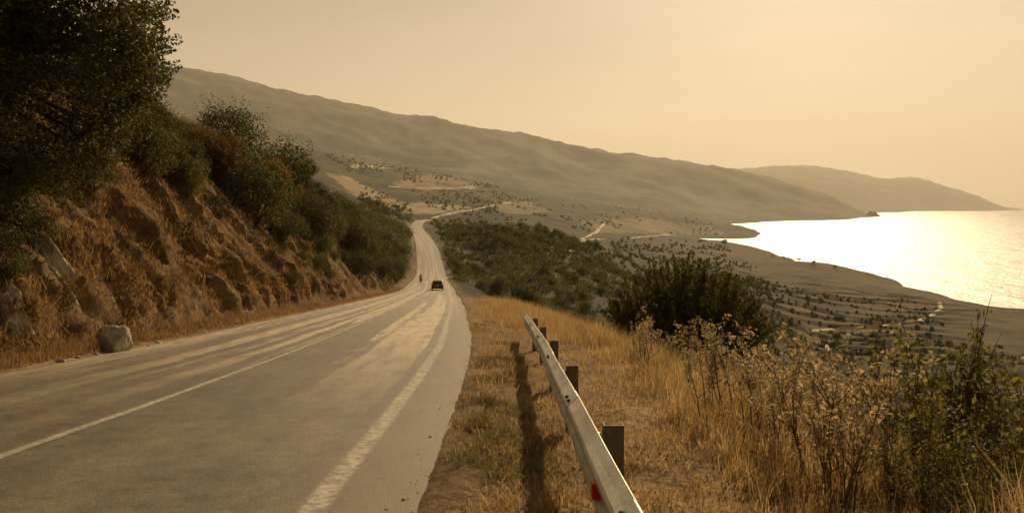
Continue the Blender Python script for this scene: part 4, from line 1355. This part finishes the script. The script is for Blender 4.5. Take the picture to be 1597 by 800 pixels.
# ------------------------------------------------------------------ grass
def blades(P, h, w, lean, rg, tintv):
    n = len(P)
    a = rg.random(n) * 6.283; ax = np.stack([np.cos(a), np.sin(a), np.zeros(n)], 1)
    b = rg.random(n) * 6.283; ln = np.stack([np.cos(b), np.sin(b), np.zeros(n)], 1) * (lean * h)[:, None]
    up = np.array([0, 0, 1.0])
    m = P + up * (h * 0.55)[:, None] + ln * 0.35
    t = P + up * (h * (1 - 0.25 * lean))[:, None] + ln
    hw = ax * (w * 0.5)[:, None]
    V = np.stack([P - hw, P + hw, m - hw * 0.7, m + hw * 0.7, t], 1).reshape(-1, 3)
    k = np.arange(n)[:, None] * 5
    Fc = np.concatenate([k + np.array([[0, 1, 3]]), k + np.array([[0, 3, 2]]), k + np.array([[2, 3, 4]])], 0)
    return V, Fc, np.repeat(np.clip(tintv, 0, 1), 5)

def tufts(cx, cy, cz, per, spread, h, w, rg, lean=(0.1, 0.6), base=0.5):
    n = len(cx); k = np.repeat(np.arange(n), per); m = n * per
    P = np.stack([cx[k] + rg.normal(size=m) * spread[k], cy[k] + rg.normal(size=m) * spread[k], np.zeros(m)], 1)
    P[:, 2] = cz(P[:, 0], P[:, 1], k) if callable(cz) else cz[k]
    hh = h[k] * (0.35 + 0.75 * rg.random(m)); ln = lean[0] + (lean[1] - lean[0]) * rg.random(m)
    tn = base + 0.18 * rg.normal(size=n)[k] + 0.2 * rg.normal(size=m)
    return blades(P, hh, w * (0.6 + 0.8 * rg.random(m)), ln, rg, tn)

rg = np.random.default_rng(700)
gh = lambda x, y, k=None: height(x, y) + ground_sheet_offset(x, y) - 0.012
# short dry turf on the verge
n = 13000
y = 1.6 * (46 / 1.6) ** rg.random(n); e = -0.02 + 4.2 * rg.random(n) ** 1.15; x = xc(y) + RW + e + 0.05
keep = fbm(x / 0.7, y / 0.9, 3, 701) + 0.35 * sstep(0.1, 0.8, e) > -0.05
x, y = x[keep], y[keep]
parts = [tufts(x, y, gh, 7, 0.05 + 0.006 * y, 0.08 + 0.11 * rg.random(len(x)) ** 1.5, 0.006 + 0.0004 * 8, rg, (0.3, 1.3), 0.45)]
V, Fc, T = join(parts)
tag(link('dry_grass', raw_mesh('verge_turf', V, Fc, T), M['grass_dry']), 'short dry turf on the verge between asphalt and guardrail', 'grass', kind='stuff')
# greener tufts along the asphalt
n = 620
y = 2.2 * (30 / 2.2) ** rg.random(n); e = 0.10 + 0.75 * rg.random(n); x = xc(y) + RW + e
keep = fbm(x * 0.2, y / 1.1, 2, 711) > 0.0
x, y = x[keep], y[keep]
V, Fc, T = tufts(x, y, gh, 60, 0.05 + 0.08 * rg.random(len(x)), 0.08 + 0.09 * rg.random(len(x)), 0.006, rg, (0.4, 1.4), 0.45)
tag(link('green_grass', raw_mesh('verge_green', V, Fc, T), M['grass_green']), 'greener grass tufts growing along the right edge of the asphalt', 'grass', kind='stuff')
# tall dry grass beyond the rail
n = 7400
y = 2.6 * (62 / 2.6) ** (rg.random(n) ** 0.85); e0 = np.where(y < 19, 2.15 + 0.02 * y, 0.55 + 1.6 * np.exp(-(y - 19) / 6)); e = e0 + (4.6 + 0.05 * y) * rg.random(n); x = xc(y) + RW + e
dens = fbm(x / 1.3, y / 1.6, 3, 721) + 0.30
keep = (dens > 0.0) & (rg.random(n) < np.clip(0.35 + 0.5 * (e - e0), 0.25, 1))
x, y, e, e0 = x[keep], y[keep], e[keep], e0[keep]
hg = (0.28 + 0.42 * rg.random(len(x))) * np.clip(0.5 + 0.6 * (e - e0), 0.5, 1.15)
V, Fc, T = tufts(x, y, gh, 26, 0.06 + 0.05 * rg.random(len(x)) + 0.002 * y, hg, 0.005 + 0.0004 * 8, rg, (0.05, 0.75), 0.52)
tag(link('dry_grass', raw_mesh('tall_grass', V, Fc, T), M['grass_dry']), 'tall dry golden grass beyond the guardrail and past its far end', 'grass', kind='stuff')
# bank: hanging dry grass and the strip at its foot
m = len(VB)
wgt = 1.0 / np.clip(VB[:, 1], 8, 200) ** 1.1
wgt *= np.clip(0.35 + 1.6 * (disp.reshape(-1) + 0.1), 0.1, 2.0)
wgt *= (VB[:, 1] > 6) & (BU.reshape(-1) > 0.35)
wgt *= np.clip(0.25 + 1.2 * sstep(-0.25, 0.3, fbm(VB[:, 1] / 2.4, BU.reshape(-1) / 1.5, 3, 731)), 0, 2)
idx = rg.choice(m, 11500, p=wgt / wgt.sum())
B = VB[idx] + rg.normal(size=(len(idx), 3)) * np.array([0.02, 0.08, 0.0])
V, Fc, T = tufts(B[:, 0], B[:, 1], B[:, 2] - 0.03, 14, 0.085 + 0.0018 * B[:, 1], 0.14 + 0.42 * rg.random(len(B)) ** 1.5, 0.022, rg, (0.3, 1.5), 0.5)
tag(link('dry_grass', raw_mesh('bank_grass', V, Fc, T), M['grass_bank']), 'rust coloured dry grass and litter hanging on the left bank', 'grass', kind='stuff')
n = 1500
y = 10 * (130 / 10) ** rg.random(n); u = 0.15 + 1.1 * rg.random(n) ** 1.5; x = xc(y) - RW - u
V, Fc, T = tufts(x, y, zr(y) + 0.02, 26, 0.09 + 0.002 * y, (0.10 + 0.28 * rg.random(n)) * np.clip(0.5 + u, 0.4, 1.2), 0.009 + 0.006, rg, (0.2, 0.9), 0.62)
tag(link('dry_grass', raw_mesh('foot_grass', V, Fc, T), M['grass_bank']), 'orange dry grass strip between left bank and road', 'grass', kind='stuff')

# ------------------------------------------------------------------ tall weeds
def weed_proto(name, seed, H, nst, mat, leaf, per, dry):
    rg = np.random.default_rng(seed); st, lv = [], []
    def branch(p, d, L, r, depth):
        m = 8; P = [p]; dd = d.copy()
        for i in range(m - 1):
            dd = dd + rg.normal(size=3) * 0.07 + np.array([0, 0, 0.02]); dd /= np.linalg.norm(dd); P.append(P[-1] + dd * L / (m - 1))
        P = np.array(P); st.append(tube(P, np.linspace(r, r * 0.35, m), 5))
        k = int(per * L / H); t = (0.30 if depth == 0 else 0.1) + 0.9 * rg.random(k) * (0.70 if depth == 0 else 0.9)
        if dry: t = 1 - (1 - t) ** 2.6
        t = np.clip(t, 0, 1); Q = np.stack([np.interp(t * (m - 1), np.arange(m), P[:, c]) for c in range(3)], 1) + rg.normal(size=(k, 3)) * (0.018 if dry else 0.035)
        v, f = leaf_quads(Q, rg.normal(size=(k, 3)) + np.array([0, 0, 0.5]), leaf * (0.5 + rg.random(k)), 0.5, rg)
        lv.append((v, f, np.repeat(np.clip(0.5 + 0.28 * rg.normal(size=k), 0, 1), 4)))
        if depth < 2:
            for q in range(4 if depth == 0 else 2):
                i = rg.integers(2 if depth == 0 else 1, m - 1); nd = (P[i] - P[i - 1]); nd /= np.linalg.norm(nd)
                nd = nd + rg.normal(size=3) * 0.55; nd[2] = abs(nd[2]) * 0.8 + 0.25; nd /= np.linalg.norm(nd)
                branch(P[i], nd, L * (0.42 if depth == 0 else 0.4) * (0.6 + 0.6 * rg.random()), r * 0.55, depth + 1)
    for i in range(nst):
        a = rg.random() * 6.283; sp_ = 0.22 if dry else 0.14
        d = np.array([math.cos(a) * sp_, math.sin(a) * sp_, 1.0]); d /= np.linalg.norm(d)
        branch(np.array([rg.normal() * 0.07, rg.normal() * 0.07, -0.05]), d, H * (0.65 + 0.4 * rg.random()), 0.007 if dry else 0.009, 0)
    root = empty(name)
    V, Fq, T = join(lv); link('leaves', raw_mesh(name + '_leaves', V, Fq, T), M[mat], root)
    V, Fq, _ = join(st); link('stem', raw_mesh(name + '_stems', V, Fq), M['twig'], root)
    return root
dryw = Kind([weed_proto('dry_weed', 800 + i, 1.05, 3 + i % 2, 'leaf_drywd', 0.030, 80, True) for i in range(4)])
leafy = Kind([weed_proto('leafy_plant', 820 + i, 1.35, 5 + i, 'leaf_weed', 0.050, 44, False) for i in range(4)])
rg = np.random.default_rng(830)
for i in range(34):
    y = 5.0 + 11 * rg.random(); x = 1.5 + 0.05 * y + (1.2 + 0.10 * y) * rg.random()
    if y < 7.5: x += 0.5
    x = min(x, 0.42 * y)
    o = place(dryw.get(i), x, y, float(height(x, y)) - 0.02, 0.75 + 0.5 * rg.random())
    tag(o, 'dry branching weed with pale seed heads among the tall grass beyond the guardrail', 'weed', 'dry weeds beyond the guardrail')
spots = [(1420, 6.6, 1.5), (1475, 6.9, 1.45), (1440, 7.6, 1.3), (1500, 6.2, 1.15), (1540, 6.8, 1.25), (1575, 6.4, 1.3), (1600, 6.0, 1.2), (1560, 5.6, 0.95), (1520, 5.4, 0.85), (1595, 5.3, 0.9), (1460, 5.9, 0.9),
         (1590, 7.4, 1.35), (1640, 6.6, 1.3), (1680, 6.2, 1.2), (1480, 8.2, 1.2), (1545, 8.0, 1.3), (1390, 7.2, 0.95), (1410, 5.6, 0.6), (1480, 5.0, 0.6), (1560, 4.8, 0.6), (1370, 8.4, 0.9), (1320, 9.5, 0.8), (1260, 11.0, 0.9)]
names = {0: 'tallest leafy green plant with bare upright stem right of the dry grass', 1: 'second tall leafy plant beside the tallest one at the right'}
for i, (px, y, h) in enumerate(spots):
    x = (px - W0 / 2) / F * y; g = float(height(x, y))
    o = place(leafy.get(i), x, y, g - 0.04, (h + (0.15 if g < -1.1 else 0)) / 1.3)
    if i in names: tag(o, names[i], 'plant', 'leafy plants at the right edge')
    else: tag(o, 'bushy green leafy plant in the thicket filling the lower right corner', 'plant', 'leafy plants at the right edge')
dryw.finish(); leafy.finish()

# ------------------------------------------------------------------ car on the road
M['carpaint'] = simple_mat('dark_car_paint', (0.095, 0.088, 0.080), (0.115, 0.106, 0.096), 6, 0.35, 0.3, spec=0.5)
M['glass'] = simple_mat('tinted_glass', (0.012, 0.012, 0.012), (0.02, 0.019, 0.018), 3, 0.12, 0.0, spec=0.6)
M['rubber'] = simple_mat('rubber', (0.012, 0.011, 0.010), (0.03, 0.027, 0.024), 12, 0.85)
M['rim'] = simple_mat('alloy', (0.30, 0.29, 0.27), (0.42, 0.40, 0.37), 8, 0.35, 0.8)
M['tail'] = simple_mat('red_lamp_glass', (0.22, 0.012, 0.008), (0.34, 0.02, 0.012), 10, 0.25)
M['plastic'] = simple_mat('black_plastic', (0.018, 0.017, 0.016), (0.035, 0.032, 0.030), 10, 0.6)
M['plate'] = simple_mat('number_plate', (0.55, 0.53, 0.48), (0.62, 0.6, 0.55), 10, 0.5)
M['lampglass'] = simple_mat('lamp_glass', (0.55, 0.53, 0.48), (0.7, 0.68, 0.62), 10, 0.15)

def ring(w, z0, z1, r=0.12, k=4):
    """rounded section across the car: half width w, from z0 to z1"""
    P = []
    for cx, cz, a0 in ((w - r, z0 + r, -90), (w - r, z1 - r, 0), (-w + r, z1 - r, 90), (-w + r, z0 + r, 180)):
        for i in range(k + 1):
            a = math.radians(a0 + 90 * i / k); P.append((cx + r * math.cos(a), cz + r * math.sin(a)))
    return P
def loft(stations):
    m = MB(); k = len(stations[0][1]); V, fs = [], []
    for y, P in stations: V += [(x, y, z) for x, z in P]
    for i in range(len(stations) - 1):
        for j in range(k): fs.append((i * k + j, i * k + (j + 1) % k, (i + 1) * k + (j + 1) % k, (i + 1) * k + j))
    fs.append(tuple(range(k - 1, -1, -1))); fs.append(tuple((len(stations) - 1) * k + j for j in range(k)))
    return m.add(V, fs)
car = empty('car')
body = loft([(-2.02, ring(0.72, 0.42, 0.80)), (-1.95, ring(0.82, 0.32, 0.90)), (-1.6, ring(0.87, 0.24, 0.96)), (-0.6, ring(0.88, 0.22, 0.96)), (0.6, ring(0.88, 0.22, 0.94)),
             (1.2, ring(0.87, 0.24, 0.90)), (1.75, ring(0.82, 0.28, 0.80)), (2.02, ring(0.68, 0.36, 0.66))]).build('body', M['carpaint'], car, True)
cab = loft([(-1.90, ring(0.76, 0.86, 1.02, 0.06)), (-1.62, ring(0.72, 0.86, 1.36, 0.10)), (-1.25, ring(0.69, 0.86, 1.46, 0.12)), (-0.2, ring(0.68, 0.86, 1.50, 0.12)),
            (0.35, ring(0.68, 0.86, 1.44, 0.12)), (1.15, ring(0.76, 0.82, 0.93, 0.05))]).build('roof', M['carpaint'], car, True)
m = MB(); m.add([(-0.62, -1.875, 1.03), (0.62, -1.875, 1.03), (0.57, -1.655, 1.33), (-0.57, -1.655, 1.33), (-0.62, -1.895, 1.03), (0.62, -1.895, 1.03), (0.57, -1.675, 1.33), (-0.57, -1.675, 1.33)],
      [(0, 1, 2, 3), (7, 6, 5, 4), (0, 4, 5, 1), (1, 5, 6, 2), (2, 6, 7, 3), (3, 7, 4, 0)]).build('rear_window', M['glass'], car)
m = MB(); m.add([(-0.60, 1.05, 0.97), (0.60, 1.05, 0.97), (0.55, 0.40, 1.40), (-0.55, 0.40, 1.40), (-0.60, 1.08, 0.98), (0.60, 1.08, 0.98), (0.55, 0.43, 1.41), (-0.55, 0.43, 1.41)],
      [(3, 2, 1, 0), (4, 5, 6, 7), (0, 1, 5, 4), (1, 2, 6, 5), (2, 3, 7, 6), (3, 0, 4, 7)]).build('windscreen', M['glass'], car)
for s in (-1, 1):
    for y0, y1 in ((-1.35, -0.45), (-0.38, 0.45)):
        MB().box((s * 0.705, (y0 + y1) / 2, 1.14), (0.012, (y1 - y0) / 2, 0.15), 0.008).build('side_window', M['glass'], car)
    MB().box((s * 0.66, -1.985, 0.80), (0.12, 0.05, 0.095), 0.02).build('tail_light', M['tail'], car)
    MB().box((s * 0.60, 1.90, 0.62), (0.14, 0.06, 0.06), 0.02).build('headlight', M['lampglass'], car)
    MB().box((s * 0.95, 0.75, 0.98), (0.09, 0.05, 0.06), 0.02).build('mirror', M['carpaint'], car)
    for y in (-1.28, 1.28):
        q = MB().tube([(s * 0.70, y, 0.31), (s * 0.72, y, 0.31), (s * 0.86, y, 0.31), (s * 0.885, y, 0.31)], [0.29, 0.31, 0.31, 0.29], 20).build('wheel', M['rubber'], car, True)
        MB().tube([(s * 0.88, y, 0.31), (s * 0.893, y, 0.31)], [0.20, 0.18], 14).build('rim', M['rim'], q)
MB().box((0, -2.0, 0.42), (0.80, 0.06, 0.13), 0.04).build('bumper', M['plastic'], car)
MB().box((0, -2.055, 0.66), (0.26, 0.012, 0.055), 0.005).build('number_plate', M['plate'], car)
cy = 118.0; cx = float(xc(cy)) + 1.55
hd = math.atan2(float(xc(cy + 2) - xc(cy - 2)), 4.0); pit = math.atan2(float(zr(cy + 2) - zr(cy - 2)), 4.0)
car.location = (cx, cy, float(zr(cy)) + 0.028); car.rotation_euler = (pit, 0, -hd)
tag(car, 'dark hatchback car seen from behind driving down the right lane', 'car')

# ------------------------------------------------------------------ motorcycle and rider coming up the left lane
my = 163.0; mxp = float(xc(my)) - 1.75
mhd = math.atan2(float(xc(my + 2) - xc(my - 2)), 4.0); mp_ = math.atan2(float(zr(my + 2) - zr(my - 2)), 4.0)
moto = empty('motorcycle', (mxp, my, float(zr(my)) + 0.03)); moto.rotation_euler = (-mp_, 0, math.pi - mhd)
M['motopaint'] = simple_mat('dark_motorcycle_paint', (0.05, 0.022, 0.016), (0.08, 0.03, 0.02), 8, 0.4, 0.2)
def torus(cx_, cy_, cz_, R, r, nu=20, nv=8):
    V, fs = [], []
    for i in range(nu):
        a = 6.28319 * i / nu
        for j in range(nv):
            b = 6.28319 * j / nv; q = R + r * math.cos(b); V.append((cx_ + r * math.sin(b), cy_ + q * math.cos(a), cz_ + q * math.sin(a)))
    for i in range(nu):
        for j in range(nv): fs.append((i * nv + j, i * nv + (j + 1) % nv, ((i + 1) % nu) * nv + (j + 1) % nv, ((i + 1) % nu) * nv + j))
    return MB().add(V, fs)
for y in (-0.68, 0.70):
    w_ = torus(0, y, 0.31, 0.25, 0.06).build('wheel', M['rubber'], moto, True)
    MB().tube([(-0.05, y, 0.31), (0.05, y, 0.31)], [0.10, 0.10], 12).build('hub', M['rim'], w_)
loft([(-0.75, ring(0.08, 0.70, 0.82, 0.03)), (-0.2, ring(0.14, 0.66, 0.80, 0.05))]).build('seat', M['plastic'], moto, True)
loft([(-0.25, ring(0.13, 0.62, 0.84, 0.05)), (0.05, ring(0.17, 0.60, 0.98, 0.07)), (0.38, ring(0.11, 0.64, 0.94, 0.05))]).build('fuel_tank', M['motopaint'], moto, True)
loft([(-0.35, ring(0.16, 0.28, 0.58, 0.06)), (0.35, ring(0.16, 0.26, 0.62, 0.06))]).build('engine', M['plastic'], moto, True)
for s in (-1, 1): MB().tube([(s * 0.09, 0.70, 0.31), (s * 0.09, 0.44, 1.0)], [0.028, 0.028], 8).build('fork', M['rim'], moto)
MB().tube([(-0.38, 0.34, 1.04), (-0.15, 0.42, 1.02), (0.15, 0.42, 1.02), (0.38, 0.34, 1.04)], [0.016] * 4, 6).build('handlebar', M['plastic'], moto)
MB().tube([(0, 0.50, 0.90), (0, 0.60, 0.90)], [0.08, 0.09], 14).build('headlight', M['lampglass'], moto)
loft([(0.45, ring(0.20, 0.86, 1.18, 0.08)), (0.55, ring(0.12, 0.84, 1.08, 0.05))]).build('fairing', M['motopaint'], moto, True)
loft([(-0.95, ring(0.05, 0.52, 0.62, 0.02)), (-0.6, ring(0.08, 0.60, 0.70, 0.03))]).build('mudguard', M['plastic'], moto, True)

M['jacket'] = simple_mat('dark_riding_clothes', (0.022, 0.019, 0.017), (0.05, 0.042, 0.036), 9, 0.8)
M['helmet'] = simple_mat('dark_helmet', (0.03, 0.028, 0.027), (0.05, 0.045, 0.042), 6, 0.3, spec=0.5)
J = {'pel': (0, -0.30, 0.86), 'bel': (0, -0.26, 1.05), 'che': (0, -0.15, 1.28), 'nek': (0, -0.08, 1.46), 'hd': (0, -0.04, 1.62)}
R_ = {'pel': 0.15, 'bel': 0.14, 'che': 0.16, 'nek': 0.065, 'hd': 0.09}
E = [('pel', 'bel'), ('bel', 'che'), ('che', 'nek'), ('nek', 'hd')]
for s, t in ((-1, 'l'), (1, 'r')):
    for nme, p, r in (('sh', (s * 0.19, -0.12, 1.40), 0.075), ('el', (s * 0.36, 0.08, 1.18), 0.05), ('wr', (s * 0.36, 0.29, 1.07), 0.036), ('ha', (s * 0.35, 0.36, 1.06), 0.038),
                      ('hi', (s * 0.13, -0.24, 0.84), 0.10), ('kn', (s * 0.26, 0.16, 0.76), 0.075), ('an', (s * 0.22, -0.10, 0.36), 0.05), ('to', (s * 0.23, 0.10, 0.30), 0.04)):
        J[nme + t] = p; R_[nme + t] = r
    E += [('che', 'sh' + t), ('sh' + t, 'el' + t), ('el' + t, 'wr' + t), ('wr' + t, 'ha' + t), ('pel', 'hi' + t), ('hi' + t, 'kn' + t), ('kn' + t, 'an' + t), ('an' + t, 'to' + t)]
keys = list(J)
me = bpy.data.meshes.new('person'); me.from_pydata([J[k] for k in keys], [(keys.index(a), keys.index(b)) for a, b in E], [])
person = link('person', me, M['jacket'])
person.location = moto.location; person.rotation_euler = moto.rotation_euler
sm = person.modifiers.new('skin', 'SKIN')
for i, k in enumerate(keys):
    sv = me.skin_vertices[0].data[i]; sv.radius = (R_[k], R_[k]); sv.use_root = (k == 'pel')
person.modifiers.new('sub', 'SUBSURF').render_levels = 2
tag(person, 'person in dark clothes and helmet riding up the left lane, hands on the handlebar', 'person')
V, fs = [], []
nu, nv = 16, 10
for i in range(nv + 1):
    a = math.pi * i / nv
    for j in range(nu):
        b = 6.28319 * j / nu
        V.append((0.135 * math.sin(a) * math.cos(b), -0.03 + (0.165 if math.sin(b) > 0 else 0.15) * math.sin(a) * math.sin(b), 1.66 + 0.15 * math.cos(a) - (0.02 if a > 2.2 else 0)))
for i in range(nv):
    for j in range(nu): fs.append((i * nu + j, (i + 1) * nu + j, (i + 1) * nu + (j + 1) % nu, i * nu + (j + 1) % nu))
hl = MB().add(V, fs).build('helmet', M['helmet'], person, True)
MB().box((0, 0.10, 1.67), (0.095, 0.035, 0.045), 0.02).build('visor', M['glass'], hl)
tag(moto, 'dark motorcycle ridden uphill in the left lane beyond the car', 'motorcycle')

# ------------------------------------------------------------------ haze over the whole coast
hz_top = float(GZ.max()) + 40.0
mb = MB().box((0, 0, (hz_top + SEA - 8) / 2), (36000, 36000, (hz_top - (SEA - 8)) / 2))
hm, N, L = new_mat('haze_air')
pv = N.new('ShaderNodeVolumePrincipled')
pv.inputs['Color'].default_value = (1.0, 0.93, 0.80, 1)
pv.inputs['Density'].default_value = HAZE
pv.inputs['Anisotropy'].default_value = 0.2
pv.inputs['Density Attribute'].default_value = ''
out = N.new('ShaderNodeOutputMaterial'); L.new(pv.outputs[0], out.inputs['Volume'])
try: hm.cycles.homogeneous_volume = True
except Exception: pass
tag(mb.build('haze', hm), 'thin warm haze lying over the coast and the sea', 'haze', kind='stuff')
